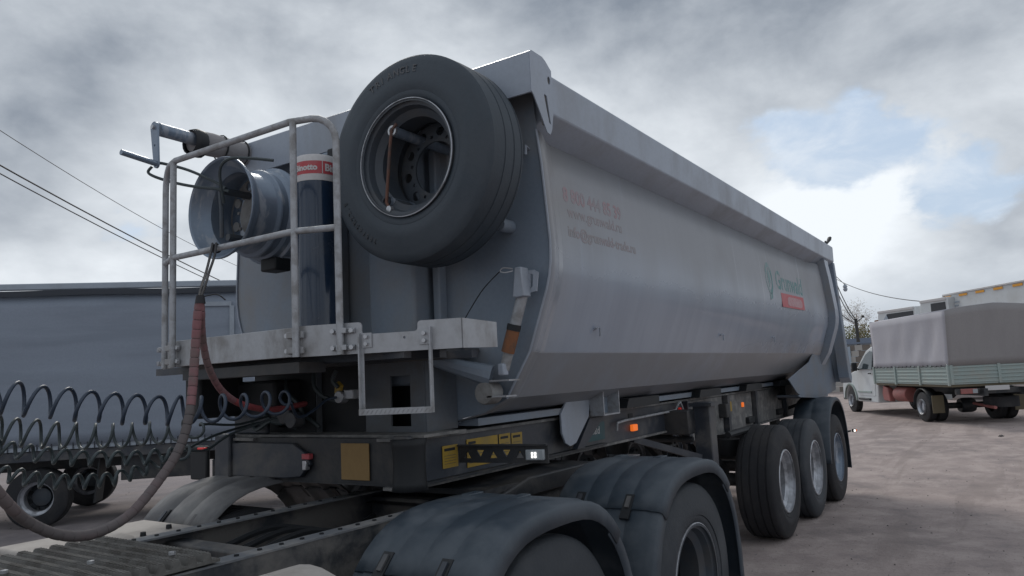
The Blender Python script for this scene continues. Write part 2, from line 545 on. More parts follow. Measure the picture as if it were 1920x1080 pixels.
def copy_tree(o, parent=None, loc=None):
    c = o.copy(); COL.objects.link(c)
    if parent is not None: c.parent = parent
    if loc is not None: c.location = loc
    for ch in list(o.children): copy_tree(ch, c)
    return c


# ------------------------------------------------------------------ ground
def sst(a, b, x):
    t = min(max((x - a) / (b - a), 0), 1)
    return t * t * (3 - 2 * t)


def gz(x, y):
    z = -.075 * sst(-1, 3.2, x) + .225 * sst(4.2, 12, x) + .08 * sst(14, 40, x)
    n = noise.noise(Vector((x * .45, y * .45, 0))) * .022 + noise.noise(Vector((x * 1.7, y * 1.7, 3))) * .007
    z += n * sst(1.9, 2.6, math.hypot(x + 1, (y + .2) * 1.0) / 2.2) * (1 if -6 < x < 40 else .7)
    return z


def axis(lo, hi, fine_lo, fine_hi, step):
    a = []
    x = fine_lo
    while x <= fine_hi: a.append(x); x += step
    s = step
    x = fine_lo
    left = []
    while x > lo: s *= 1.35; x -= s; left.append(x)
    s = step; x = a[-1]; right = []
    while x < hi: s *= 1.35; x += s; right.append(x)
    return left[::-1] + a + right


gm = bpy.data.materials.new('packed_dirt_yard')
gm.use_nodes = True
t = NT(gm.node_tree)
b = gm.node_tree.nodes['Principled BSDF']
o = t.n('ShaderNodeTexCoord').outputs['Object']
g1 = t.noise(o, .35, 6, .6, .4); g2 = t.noise(o, 2.2, 6, .65, .2); g3 = t.noise(o, 22, 5, .7); g4 = t.noise(o, 90, 3, .7)
c = t.mix(t.ramp(g1, .36, .66), (.395, .328, .308), (.30, .253, .242))
c = t.mix(t.math('MULTIPLY', t.ramp(g2, .42, .66), .75), c, (.46, .39, .365))
c = t.mix(t.math('MULTIPLY', t.ramp(g2, .46, .32), .5), c, (.215, .19, .19))
c = t.mix(t.math('MULTIPLY', t.ramp(g3, .56, .70), .6), c, (.16, .145, .145))
c = t.mix(t.math('MULTIPLY', t.ramp(g4, .60, .72), .45), c, (.52, .48, .46))
t.put(b.inputs['Base Color'], c)
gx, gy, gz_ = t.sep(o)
c = t.mix(t.math('MULTIPLY', t.math('MULTIPLY', t.ramp(t.math('ADD', gy, t.math('MULTIPLY', g2, 1.5)), 1.0, 4.5), t.ramp(gx, 16.0, 6.0)), .55), c, (.15, .145, .16))  # shade over the left of the yard, painted into the dirt colour
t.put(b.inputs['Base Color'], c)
b.inputs['Roughness'].default_value = .92
b.inputs['Specular IOR Level'].default_value = .2
trk = t.math('MULTIPLY', t.ramp(t.noise(t.vmath('MULTIPLY', o, (.22, 1.6, 1)), 1.0, 5, .6, .6), .52, .62), .45)
c = t.mix(trk, c, (.25, .208, .195))
t.put(b.inputs['Base Color'], c)
bp = t.n('ShaderNodeBump'); bp.inputs['Strength'].default_value = .8; bp.inputs['Distance'].default_value = .03
t.put(bp.inputs['Height'], t.math('ADD', t.math('MULTIPLY', g2, .8), t.math('MULTIPLY', g3, .5)))
bp2 = t.n('ShaderNodeBump'); bp2.inputs['Strength'].default_value = .5; bp2.inputs['Distance'].default_value = .006
t.put(bp2.inputs['Height'], g4); t.put(bp2.inputs['Normal'], bp.outputs[0])
t.put(b.inputs['Normal'], bp2.outputs[0])
xs = axis(-400, 900, -10, 22, .33); ys = axis(-600, 700, -12, 14, .33)
mb = MB()
mb.v = [Vector((x, y, gz(x, y))) for x in xs for y in ys]
ny = len(ys)
mb.f = [(i * ny + j, (i + 1) * ny + j, (i + 1) * ny + j + 1, i * ny + j + 1) for i in range(len(xs) - 1) for j in range(ny - 1)]
mb.mi = [0] * len(mb.f)
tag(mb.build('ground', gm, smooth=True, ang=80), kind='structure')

# grit lying about
for nm, mt, cnt, mx in (('grit', M['stone'], 3600, .0135), ('pale_grit', M['stonel'], 2400, .013)):
    mb = MB()
    for i in range(cnt):
        x = random.uniform(-4, 22); y = random.uniform(-9, -1.0) - max(0, x - 6) * 0.1 if random.random() < .75 else random.uniform(4, 11)
        s = mx * (.25 + random.random() ** 3)
        z = gz(x, y)
        vs = []
        for k in range(5):
            a = 2 * PI * k / 5 + random.random()
            rr = s * random.uniform(.6, 1.2)
            vs.append((x + rr * math.cos(a), y + rr * math.sin(a), z - .002))
        vs.append((x, y, z + s * .55))
        mb.add(vs, [(0, 1, 5), (1, 2, 5), (2, 3, 5), (3, 4, 5), (4, 0, 5)])
    tag(mb.build(nm, mt, smooth=False), kind='stuff', label='small loose stones scattered over the dirt yard')

# litter
for (x, y, s, lab) in ((1.9, -3.55, .05, 'small white paper scrap on the dirt right of the rear wheels, nearest the trailer'),
                       (11.6, -4.35, .10, 'flat white scrap on the dirt behind the tarpaulin truck'),
                       (4.2, -5.05, .06, 'crumpled pale wrapper on the open dirt at the right')):
    mb = MB()
    vs = []
    for i in range(5):
        for j in range(4):
            px, py = x + (i / 4 - .5) * s * 2, y + (j / 3 - .5) * s * 1.2
            vs.append((px, py, gz(px, py) + .008 + random.random() * s * .3))
    mb.add(vs, [(i * 4 + j, (i + 1) * 4 + j, (i + 1) * 4 + j + 1, i * 4 + j + 1) for i in range(4) for j in range(3)])
    tag(mb.build('paper_scrap', M['paper'], smooth=False), lab, 'litter')
for (x, y, s, lab) in ((3.5, -5.9, .055, 'dark lump of dirt at the lower right of the yard'),
                       (9.5, -2.9, .06, 'dark clod on the dirt in front of the tarpaulin truck'),
                       (2.6, -4.45, .05, 'small black clod on the dirt right of the trailer wheels')):
    mb = MB()
    for k in range(3):
        cx, cy = x + random.uniform(-1, 1) * s, y + random.uniform(-1, 1) * s
        rr = s * random.uniform(.5, .9)
        mb.lathe([(0.001, rr * .5), (rr * .5, rr * .38), (rr, 0), (rr * .9, -.01)], (cx, cy, gz(cx, cy)), 'z', 7)
    for v in mb.v: v += Vector((random.uniform(-1, 1), random.uniform(-1, 1), random.uniform(-1, 1))) * s * .12
    tag(mb.build('dirt_clod', M['stone'], smooth=False), lab, 'clod')


# ------------------------------------------------------------------ wheels
def tyre_mb(R, w_, n=72, rin=.292, grooves=(-.29, -.1, .1, .29), c=(0, 0, 0), gd=.010):
    h = w_
    left = [(rin, -.40 * h), (rin + .02, -.455 * h), (rin + .045, -.475 * h), (rin + .05, -.468 * h), (R - .17, -.492 * h), (R - .13, -.5 * h),
            (R - .125, -.494 * h), (R - .08, -.49 * h), (R - .075, -.483 * h), (R - .045, -.468 * h), (R - .016, -.43 * h), (R - .004, -.39 * h)]
    tread = []
    for g in grooves:
        tread += [(R, (g - .022) * h), (R - gd, (g - .015) * h), (R - gd, (g + .015) * h), (R, (g + .022) * h)]
    right = [(r, -y) for r, y in reversed(left)]
    return MB().lathe(left + tread + right, c, 'y', n)


def rim_prof(w_, rf=.299):
    h = w_ / 2
    out = [(rf - .004, -h), (rf + .001, -h + .006), (rf, -h + .018), (rf - .018, -h + .024), (rf - .028, -h + .06), (rf - .062, -h + .085),
           (rf - .062, -h + .20), (rf - .035, -h + .235), (rf - .030, h - .06), (rf - .018, h - .024), (rf, h - .018), (rf + .001, h - .006), (rf - .004, h)]
    inn = [(r - .008, y) for r, y in reversed(out)]
    return out + inn + [out[0]]


def disc_plate(y, rout, mtx_parent, m, hand=8, center=.141, nb=10):
    pass


def wheel(parent, loc, R=.535, w_=.385, side=-1, rim='silver', tyre='rubber', disc_y=.03, dual=False, detail=True, rf=.299, hubm=None):
    """wheel around the origin with its outer face towards side*y"""
    hub = MB()
    yy = side * (w_ / 2 - disc_y - .11)
    # dished disc and hub
    hub.lathe([(rf - .05, yy + side * .01), (rf - .10, yy + side * .03), (rf - .125, yy + side * .01), (.12, yy), (.115, yy + side * .07), (.07, yy + side * .085), (0.001, yy + side * .085)],
              (0, 0, 0), 'y', 32)
    for k in range(10):
        a = 2 * PI * k / 10
        hub.lathe([(.017, yy - side * .005), (.017, yy + side * .03), (.009, yy + side * .04), (.001, yy + side * .04)],
                  (.1675 * math.cos(a), 0, .1675 * math.sin(a)), 'y', 6)
    o = hub.build('wheel', M[hubm or rim], parent, loc=loc, ang=30)
    tyre_mb(R, w_, rin=rf - .006).build('tyre', M[tyre], o, ang=40)
    MB().lathe(rim_prof(w_ * .93, rf), (0, 0, 0), 'y', 56).build('rim', M[rim], o, ang=30)
    if detail:   # hand holes in the disc, seen as dark recesses with rolled edges
        hh = MB()
        for k in range(8):
            a = 2 * PI * (k + .5) / 8
            hh.lathe([(.001, yy + side * .034), (.023, yy + side * .034), (.027, yy + side * .04), (.030, yy + side * .03)],
                     ((rf - .088) * math.cos(a), 0, (rf - .088) * math.sin(a)), 'y', 12)
        hh.build('hand_holes', M['dark'], o, kind='stuff')
    return o


# ------------------------------------------------------------------ TIPPER TRAILER
TR = thing('tipper_trailer', 'large grey half-round tipper semi-trailer with spare tyre and railed platform on its front', 'trailer')
XF = -4.33
prof = [(-1.22, 2.935), (-1.240, 2.75), (-1.257, 2.50), (-1.267, 2.34), (-1.264, 2.24), (-1.252, 2.16), (-1.232, 2.09), (-1.205, 2.02), (-1.11, 1.775),
        (-.955, 1.54), (-.80, 1.465), (-.60, 1.42)]
XW = 2.55     # where the side wall runs into the rear frame


def wall_in(x, z):
    """how far the skin is set back inside the front flange and the rear post"""
    k = .085
    return k * sst_(XF, -4.06, x) - (k - .03) * sst_(2.30, 2.80, x)


def sst_(a, b, x):
    t = min(max((x - a) / (b - a), 0), 1)
    return t * t * (3 - 2 * t)


def tub(ps, x0, x1f, th=.012):
    """sheet along x following profile ps; x1f(z) gives the rear end"""
    nb = 110
    m_ = MB()
    for y, z in ps:
        for i in range(nb + 1):
            f = i / nb
            x = x0 + (x1f(z) - x0) * f
            m_.v.append(Vector((x, y - math.copysign(wall_in(x, z), y), z)))
    for a in range(len(ps) - 1):
        for i in range(nb):
            m_.f.append((a * (nb + 1) + i, (a + 1) * (nb + 1) + i, (a + 1) * (nb + 1) + i + 1, a * (nb + 1) + i + 1))
    m_.mi = [0] * len(m_.f)
    return m_


slope = lambda z: 2.80 + (2.95 - z) * .20
for s in (1, -1):
    m_ = tub([(y * s, z) for y, z in prof], XF, slope)
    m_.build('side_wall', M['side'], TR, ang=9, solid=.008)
MB().box((-.6, 0, 1.415), (7.4, 1.2, .012)).build('body_floor', M['greyd'], TR)
# top rails: vertical outer face, slanted underside
for s in (1, -1):
    MB().prism([(-1.275 * s, 3.03), (-1.278 * s, 3.235), (-1.262 * s, 3.252), (-1.13 * s, 3.262), (-1.10 * s, 3.24), (-1.10 * s, 2.92), (-1.128 * s, 2.925), (-1.262 * s, 3.02)],
               'x', -4.30, 3.50).build('top_rail', M['grey'], TR, bevel=.008)
# front wall
fw_poly = [(y, z) for y, z in prof[:11]] + [(-.60, 1.43)]
fw_full = [(-1.205, 3.2)] + fw_poly + [(-y, z) for y, z in reversed(fw_poly)] + [(1.205, 3.2)]
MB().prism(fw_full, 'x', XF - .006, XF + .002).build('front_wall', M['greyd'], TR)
# rolled edge flange round the front wall
edge = [(XF - .012, y * 1.002, z) for y, z in prof[:10]]
for s in (1, -1):
    MB().tube([(x, y * s, z) for x, y, z in edge], .007, 6).build('edge_flange', M['grey'], TR)
# visor over the front
MB().prism([(-4.478, 3.085), (-4.478, 3.30), (-4.455, 3.315), (-4.27, 3.262), (-4.27, 3.245), (-4.45, 3.295), (-4.465, 3.28), (-4.465, 3.085)], 'y', -1.283, 1.283
           ).build('visor', M['grey'], TR)
MB().prism([(-4.466, 3.088), (-4.466, 3.094), (-4.336, 3.15), (-4.336, 3.144)], 'y', -1.27, 1.27).build('visor_underside', M['greyd'], TR)
for s in (1, -1):
    cap = [(-4.476, 3.09), (-4.476, 3.298), (-4.455, 3.313), (-4.35, 3.312), (-4.32, 3.30), (-4.262, 3.262), (-4.262, 3.02), (-4.285, 2.93), (-4.305, 2.90), (-4.335, 2.905), (-4.40, 3.00), (-4.455, 3.075)]
    slot = [(-4.345 + .018 * math.cos(a), 3.095 + (.045 if math.sin(a) > 0 else 0) + .018 * math.sin(a)) for a in [k * PI / 6 for k in range(6)]]
    slot = [(-4.350, 3.10), (-4.345, 3.112), (-4.322, 3.105), (-4.298, 2.98), (-4.292, 2.955), (-4.312, 2.965)]
    hole = circ((-4.292, 3.20), .015, 14, 1.5)
    plate('visor_end_plate', cap, [slot, hole], .006, frame((0, -1.284 * s, 0), (1, 0, 0), (0, 0, 1)), M['grey'], TR)
    plate('slot_backing', [(-4.37, 2.94), (-4.37, 3.24), (-4.27, 3.24), (-4.27, 2.94)], [], .003, frame((0, -1.277 * s, 0), (1, 0, 0), (0, 0, 1)), M['cdust'], TR)

# rear frame: angled face, post strip, tailgate frame
for s in (1, -1):
    def loft(name, xa, xb, ya, yb, m, zmax=2.99, zs=None, bev=.004):
        """strip following the profile, from xa(z) at depth ya to xb(z) at depth yb"""
        pts = [p for p in prof if p[1] <= zmax]
        pts = [(prof[0][0], zmax)] + pts
        if zs: pts = [p for p in pts if p[1] >= zs]
        mm = MB()
        for y, z in pts:
            sl = (2.95 - z) * .20
            mm.v += [Vector((xa + sl, (y + ya) * s, z)), Vector((xb + sl, (y + yb) * s, z))]
        for i in range(len(pts) - 1): mm.f.append((2 * i, 2 * i + 1, 2 * i + 3, 2 * i + 2))
        mm.mi = [0] * len(mm.f)
        return mm.build(name, m, TR, solid=.008, smooth=False)
    loft('post_front', 2.80, 2.812, .035, -.055, M['greyd'])
    loft('corner_post', 2.812, 3.04, -.055, -.055, M['grey'])
    loft('post_back', 3.04, 3.05, -.055, .035, M['greyd'])
    loft('frame_recess', 3.05, 3.42, .035, .035, M['greyd'])
    # tailgate frame: slanted slab, with the lower rear wing
    tg = [(3.44, 3.02), (3.54, 3.02), (3.56, 2.96), (4.02, 1.42), (3.96, 1.34), (3.80, 1.42)]
    MB().prism(tg, 'y', -1.275 * s, -1.13 * s).build('tailgate_post', M['greyd'], TR, bevel=.01)
    wing = [(1.75, 1.565), (2.35, 1.66), (2.70, 1.80), (3.70, 1.80), (3.97, 1.42), (3.90, 1.25), (3.3, 1.215), (2.6, 1.225), (1.72, 1.27), (1.56, 1.31), (1.22, 1.475)]
    MB().prism(wing, 'y', -1.065 * s, -1.05 * s).build('rear_wing_plate', M['wing'], TR, bevel=.004)
    MB().prism([(1.60, 1.27), (1.72, 1.25), (2.6, 1.20), (3.3, 1.19), (3.3, 1.225), (2.6, 1.235), (1.72, 1.28)], 'y', -1.065 * s, -.80 * s).build('wing_flange', M['wing'], TR, bevel=.004)
MB().prism([(3.46, 3.0), (3.50, 3.0), (3.98, 1.36), (3.94, 1.36)], 'y', -1.13, 1.13).build('tailgate', M['greyd'], TR)
MB().box((3.5, 0, 3.14), (.08, 2.5, .2)).build('tailgate_header', M['grey'], TR, bevel=.006)
# small lamp-like catch on the rear top corner
m_ = MB().tube([(3.30, -1.22, 3.24), (3.34, -1.22, 3.31), (3.42, -1.22, 3.29)], .012, 6)
m_.tube([(3.42, -1.22, 3.29), (3.55, -1.24, 3.37), (3.60, -1.24, 3.39)], [.014, .03, .024], 6)
m_.build('tarp_catch', M['dark'], TR)

# rope hooks on the side wall
for hx, hz_ in ((-3.55, 1.89), (-1.17, 1.90), (.55, 1.91)):
    MB().tube([(hx, -1.06, hz_ + .01), (hx, -1.10, hz_ + .03), (hx + .03, -1.11, hz_ + .035), (hx + .035, -1.105, hz_ - .02)], .006, 6).build('rope_hook', M['grey'], TR)
MB().tube([(XF - .01, -1.17, 2.84), (XF - .04, -1.17, 2.85), (XF - .045, -1.17, 2.80)], .008, 6).build('rope_hook', M['grey'], TR)
# body sub-frame and rubber rests between body and chassis
for s in (1, -1):
    MB().prism([(-4.28, 1.395), (-4.28, 1.435), (2.9, 1.435), (2.9, 1.395)], 'y', -.72 * s, -.46 * s).build('body_longeron', M['greyd'], TR)
for px in (-2.55, -1.0, .45, 1.85):
    MB().prism([(px, 1.385), (px + .05, 1.452), (px + .62, 1.452), (px + .62, 1.385)], 'y', -.80, -.721).build('rubber_rest', M['dark'], TR)

# hanging guide plate and channel
MB().prism([(-3.40, 1.40), (-3.40, 1.28), (-3.36, 1.21), (-3.30, 1.185), (-3.22, 1.20), (-3.02, 1.36), (-2.98, 1.52), (-3.3, 1.50)], 'y', -.735, -.72).build('guide_plate', M['grey'], TR, bevel=.003)
m_ = MB()
m_.prism([(-3.00, 1.36), (-2.99, 1.36), (-2.99, 1.56), (-3.00, 1.56)], 'y', -.84, -.735)
m_.prism([(-2.76, 1.36), (-2.75, 1.36), (-2.75, 1.56), (-2.76, 1.56)], 'y', -.84, -.735)
m_.prism([(-2.99, 1.36), (-2.76, 1.36), (-2.76, 1.37), (-2.99, 1.37)], 'y', -.84, -.735)
m_.build('stop_bracket', M['galv'], TR)
MB().box((-2.875, -.745, 1.46), (.24, .01, .18)).build('bracket_back', M['greyd'], TR)
MB().prism([(-3.02, 1.345), (-2.80, 1.345), (-3.12, 1.16), (-3.22, 1.16)], 'y', -.74, -.70).build('guide_brace', M['chassis'], TR)

# chassis beams (web, dusty top flange, lower flange)
for s in (1, -1):
    web = [(-4.82, 1.36), (3.6, 1.36), (3.6, .98), (.2, .98), (-.25, 1.0), (-.75, 1.135), (-4.82, 1.14)]
    MB().prism(web, 'y', -.66 * s, -.65 * s).build('beam_web', M['chassis'], TR)
    MB().box((-.61, -.58 * s, 1.368), (8.42, .20, .016)).build('top_flange', M['cdust'], TR)
    m_ = MB()
    pth = [(-4.83, 1.132), (-.75, 1.127), (-.25, .992), (.2, .972), (3.6, .972)]
    for a, b_ in zip(pth[:-1], pth[1:]):
        m_.bar((a[0], -.60 * s, a[1]), (b_[0], -.60 * s, b_[1]), .15, .016)
    m_.build('lower_flange', M['cdust'], TR)
# pale dusty web panels between stiffeners over the axles
for (xa, xb) in ((-1.02, .02), (.17, 1.07), (1.20, 2.40), (2.58, 3.5)):
    MB().box(((xa + xb) / 2, -.664, 1.17), (xb - xa, .006, .36)).build('web_panel', M['cdust'], TR)
for sx in (-1.05, .1, 1.13, 2.49):
    MB().box((sx, -.69, 1.17), (.07, .05, .38)).build('stiffener', M['chassis'], TR)
for (sx, sz_) in ((.9, 1.05), (2.2, 1.06), (2.35, 1.24)):
    MB().box((sx, -.66, sz_), (.22, .10, .07)).build('air_fitting', M['dark'], TR, bevel=.01)
for sx in (-3.6, -2.0, -.4, 1.0, 2.6):
    MB().box((sx, 0, 1.25), (.12, 1.14, .18)).build('cross_member', M['black'], TR)

# coupler nose
MB().box((-3.75, 0, 1.145), (2.1, 1.40, .012)).build('coupler_plate', M['black'], TR)
nose = MB().prism([(-.70, 1.15), (-.70, 1.375), (.70, 1.375), (.70, 1.15)], 'x', -4.80, -4.79)
nose.build('nose_panel', M['black'], TR)
m_ = MB().prism([(.08, 1.17), (.20, 1.16), (.66, 1.16), (.66, 1.35), (.14, 1.35), (.04, 1.30), (.0, 1.24)], 'x', -4.83, -4.803)
m_.build('nose_cover', M['chassis'], TR, bevel=.006)
m_ = MB().prism([(-.71, 1.14), (-.71, 1.39), (-.60, 1.39), (-.60, 1.14)], 'x', -4.845, -4.802); m_.build('nose_post', M['chassis'], TR, bevel=.012)
m_ = MB().prism([(.66, 1.13), (.66, 1.40), (.80, 1.40), (.80, 1.13)], 'x', -4.85, -4.80); m_.build('nose_post', M['chassis'], TR, bevel=.012)
MB().lathe([(.09, 1.125), (.082, 1.16), (.078, 1.25), (.082, 1.34), (.09, 1.375)], (-4.78, -.655, 0), 'z', 12, .85 * PI, 1.65 * PI).build('corner_post', M['dark'], TR, solid=.01)
MB().box((-4.808, -.315, 1.258), (.006, .20, .185)).build('nose_label', M['tan'], TR, bevel=.002)
MB().box((-4.82, .03, 1.28), (.03, .06, .03)).build('red_coupling', M['red'], TR, bevel=.004)
MB().box((-4.83, .03, 1.235), (.03, .03, .05)).build('coupling_body', M['bolt'], TR, bevel=.004)
MB().box((-4.84, .95, 1.23), (.03, .16, .20)).build('rubber_flap', M['dark'], TR, bevel=.01)
MB().box((-4.86, .90, 1.315), (.03, .06, .016)).build('red_marker', M['redG'], TR, bevel=.003)

# upright front stand with slots, and hoist well
for s in (1, -1):
    P0, P1 = -.20 * s, -.62 * s
    fr = frame((-4.60, 0, 0), (0, -1 * s, 0), (0, 0, 1))
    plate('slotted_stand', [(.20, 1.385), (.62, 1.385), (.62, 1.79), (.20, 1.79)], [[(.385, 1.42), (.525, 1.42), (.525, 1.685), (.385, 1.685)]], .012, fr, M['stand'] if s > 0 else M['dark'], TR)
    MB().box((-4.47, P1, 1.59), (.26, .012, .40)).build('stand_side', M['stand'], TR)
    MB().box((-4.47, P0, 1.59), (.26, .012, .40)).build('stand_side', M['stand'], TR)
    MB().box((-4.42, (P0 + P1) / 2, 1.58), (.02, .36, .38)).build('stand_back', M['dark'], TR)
MB().box((-4.60, 0, 1.383), (.34, 1.5, .014)).build('stand_base', M['cdust'], TR)
MB().box((-4.55, .30, 1.59), (.02, 1.00, .42)).build('hoist_well', M['dark'], TR)
MB().box((-4.90, .72, 1.63), (.30, .14, .26)).build('rubber_buffer', M['dark'], TR, bevel=.02)
MB().box((-4.72, .62, 1.50), (.03, .30, .22)).build('socket_panel', M['chassis'], TR, bevel=.01)
# pipework in the well
for k, pp in enumerate(([(-4.7, .35, 1.70), (-4.72, .30, 1.62), (-4.70, .22, 1.54), (-4.66, .24, 1.44)],
                        [(-4.7, .10, 1.74), (-4.73, .07, 1.66), (-4.72, .02, 1.60), (-4.66, -.05, 1.56)],
                        [(-4.74, -.12, 1.73), (-4.75, -.10, 1.68), (-4.74, -.13, 1.64)],
                        [(-4.70, .55, 1.60), (-4.76, .45, 1.50), (-4.72, .36, 1.45), (-4.66, .28, 1.50), (-4.62, .15, 1.42)],
                        [(-4.72, .62, 1.46), (-4.78, .50, 1.42), (-4.74, .40, 1.47), (-4.66, .30, 1.42)])):
    MB().tube(smooth_path(pp, 6), .012, 6).build('air_pipe', M['hosegreen'], TR)
MB().box((-4.68, .50, 1.62), (.22, .34, .16)).build('valve_box', M['dark'], TR, bevel=.02)
MB().box((-4.70, .36, 1.49), (.06, .16, .09)).build('socket_box', M['chassis'], TR, bevel=.01)
MB().lathe([(.001, -.035), (.045, -.035), (.045, .035), (.001, .035)], (-4.74, .22, 1.47), 'x', 14).build('round_socket', M['chassis'], TR, bevel=.004)
m_ = MB().lathe([(.001, -.03), (.034, -.03), (.034, .02), (.02, .035), (.001, .035)], (-4.71, -.13, 1.588), 'x', 14)
m_.box((-4.70, -.19, 1.60), (.05, .07, .05)); m_.build('glad_hand', M['alu'], TR, bevel=.004)
MB().prism([(-.135, 1.61), (-.09, 1.61), (-.10, 1.665), (-.12, 1.672), (-.145, 1.65)], 'x', -4.73, -4.715).build('yellow_lever', M['yellow'], TR)

# platform: deck, centre fascia, angled side fascias with notch
dk = [(-5.295, -.47), (-5.295, .47), (-5.20, .71), (-4.35, .71), (-4.35, -.80), (-4.80, -.80), (-4.80, -1.17), (-5.02, -1.17)]
MB().prism(dk, 'z', 1.795, 1.812).build('platform_deck', M['chassis'], TR)
m_ = MB()
for sx in (-5.1, -4.85, -4.6): m_.box((sx, 0, 1.775), (.05, 1.9, .038))
m_.build('deck_beams', M['chassis'], TR)
MB().box((-5.304, 0, 1.855), (.012, 1.0, .135)).build('centre_fascia', M['alu'], TR, bevel=.003)
MB().box((-5.20, 0, 1.74), (.16, .9, .05)).build('under_fascia', M['black'], TR)


def arcpts(cx, cy, r, a0, a1, n=5):
    return [(cx + r * math.cos(a0 + (a1 - a0) * k / n), cy + r * math.sin(a0 + (a1 - a0) * k / n)) for k in range(n + 1)]


for s in (1, -1):
    # local x runs along the angled fascia from the centre towards the outside
    ax = Vector((.275, -.71 * s, 0)).normalized()
    L = .762 if s > 0 else .255
    org = Vector((-5.305, -.492 * s, 0))
    fr = frame(tuple(org), tuple(ax), (0, 0, 1))
    out = [(0, 1.785), (L, 1.785)] + [(L, 1.915)] + arcpts(L - .20 + .015, 1.90, .015, PI / 2, PI, 3) + [(L - .20, 1.885)] + arcpts(L - .215, 1.885, .015, 0, -PI / 2, 3)[1:] + \
          arcpts(.315, 1.885, .015, -PI / 2, -PI, 3) + arcpts(.285, 1.91, .015, 0, PI / 2, 3) + [(0, 1.925)]
    if s < 0: out = [(0, 1.785), (L, 1.785), (L, 1.925), (0, 1.925)]
    plate('angled_fascia', out, [circ((.50, 1.845), .006, 10)] if s > 0 else [], .010, fr, M['alu'], TR)
    e = org + ax * L
    if s > 0: MB().prism([(e.x, 1.785), (e.x + .26, 1.79), (e.x + .26, 1.905), (e.x, 1.915)], 'y', e.y - .005 * s, e.y + .005 * s).build('side_fascia', M['alu'], TR)
    # clamps with bolts round the railing posts
    for along, zs in ((.215, (1.89, 1.815)),):
        for z_ in zs:
            c_ = org + ax * along + Vector((-.0, 0, z_))
            nrm = Vector((0, 0, 1)).cross(ax) * (1 if s > 0 else -1)
            if nrm.x > 0: nrm = -nrm
            m_ = MB()
            m_.bar(c_ + nrm * .012 - ax * .055, c_ + nrm * .012 + ax * .055, .010, .024)
            m_.bar(c_ + nrm * .034 - ax * .024, c_ + nrm * .034 + ax * .024, .012, .024)
            cl = m_.build('post_clamp', M['alu'], TR, bevel=.002)
            for q in (-.045, .045):
                p_ = c_ + ax * q + nrm * .024
                b_ = MB().tube([p_ - nrm * .012, p_ + nrm * .010], .011, 6)
                b_.build('bolt', M['bolt'], cl, ang=30)
    # corner clamps at the centre posts
    for z_ in (1.885, 1.815):
        m_ = MB().box((-5.318, -.475 * s, z_), (.014, .10, .030))
        m_.box((-5.335, -.475 * s, z_), (.03, .055, .028))
        cl = m_.build('post_clamp', M['alu'], TR, bevel=.002)
        MB().tube([(-5.32, -.425 * s, z_), (-5.335, -.425 * s, z_)], .011, 6).build('bolt', M['bolt'], cl)

# hanging step (on the side towards the camera)
ax = Vector((.275, -.71, 0)).normalized(); org = Vector((-5.305, -.492, 0)); nrm = Vector((-.71, -.275, 0)).normalized()
A = org + ax * .295 + nrm * .02; B = org + ax * .625 + nrm * .02
A2 = A + Vector((0, 0, 0)); B2 = B + Vector((0, 0, 0))
st = MB().bar(A + ax * .001 + Vector((0, 0, 1.528)), B - ax * .001 + Vector((0, 0, 1.528)), .046, .022).build('hanging_step', M['alu'], TR)
for q_, sg_, zt_ in ((A, 1, 1.875), (B, -1, 1.885)):
    m_ = MB().bar(q_ + Vector((0, 0, 1.515)), q_ + Vector((0, 0, zt_)), .006, .030, tuple(nrm))
    m_.bar(q_ + ax * .007 * sg_ + Vector((0, 0, 1.515)) - nrm * .012, q_ + ax * .007 * sg_ + Vector((0, 0, zt_)) - nrm * .012, .016, .005, tuple(nrm))
    m_.build('side_bar', M['galv'], st, bevel=.001)
m_ = MB()
m_.bar(A + Vector((0, 0, 1.528)), B + Vector((0, 0, 1.528)), .05, .026)
for k in range(16):
    q = A + ax * (.012 + .0205 * k) + nrm * .026 + Vector((0, 0, 1.528))
    m_.bar(q + Vector((0, 0, -.008)), q + ax * .012 + Vector((0, 0, .009)), .003, .004, tuple(nrm))
m_.build('tread', M['alu'], st)
for base, dx_ in ((A, .030), (B, -.030)):
    c_ = base + ax * dx_ - nrm * .010
    pl_ = MB().bar(c_ - ax * .024 + Vector((0, 0, 1.842)), c_ + ax * .024 + Vector((0, 0, 1.842)), .005, .066)
    po = pl_.build('mount_plate', M['alu'], st, bevel=.001)
    for z_ in (1.858, 1.826):
        p_ = c_ + Vector((0, 0, z_))
        MB().tube([p_, p_ + nrm * .018], .0095, 6).build('bolt', M['bolt'], st)

# railing of the platform: three-sided, round tube
rr = .0165


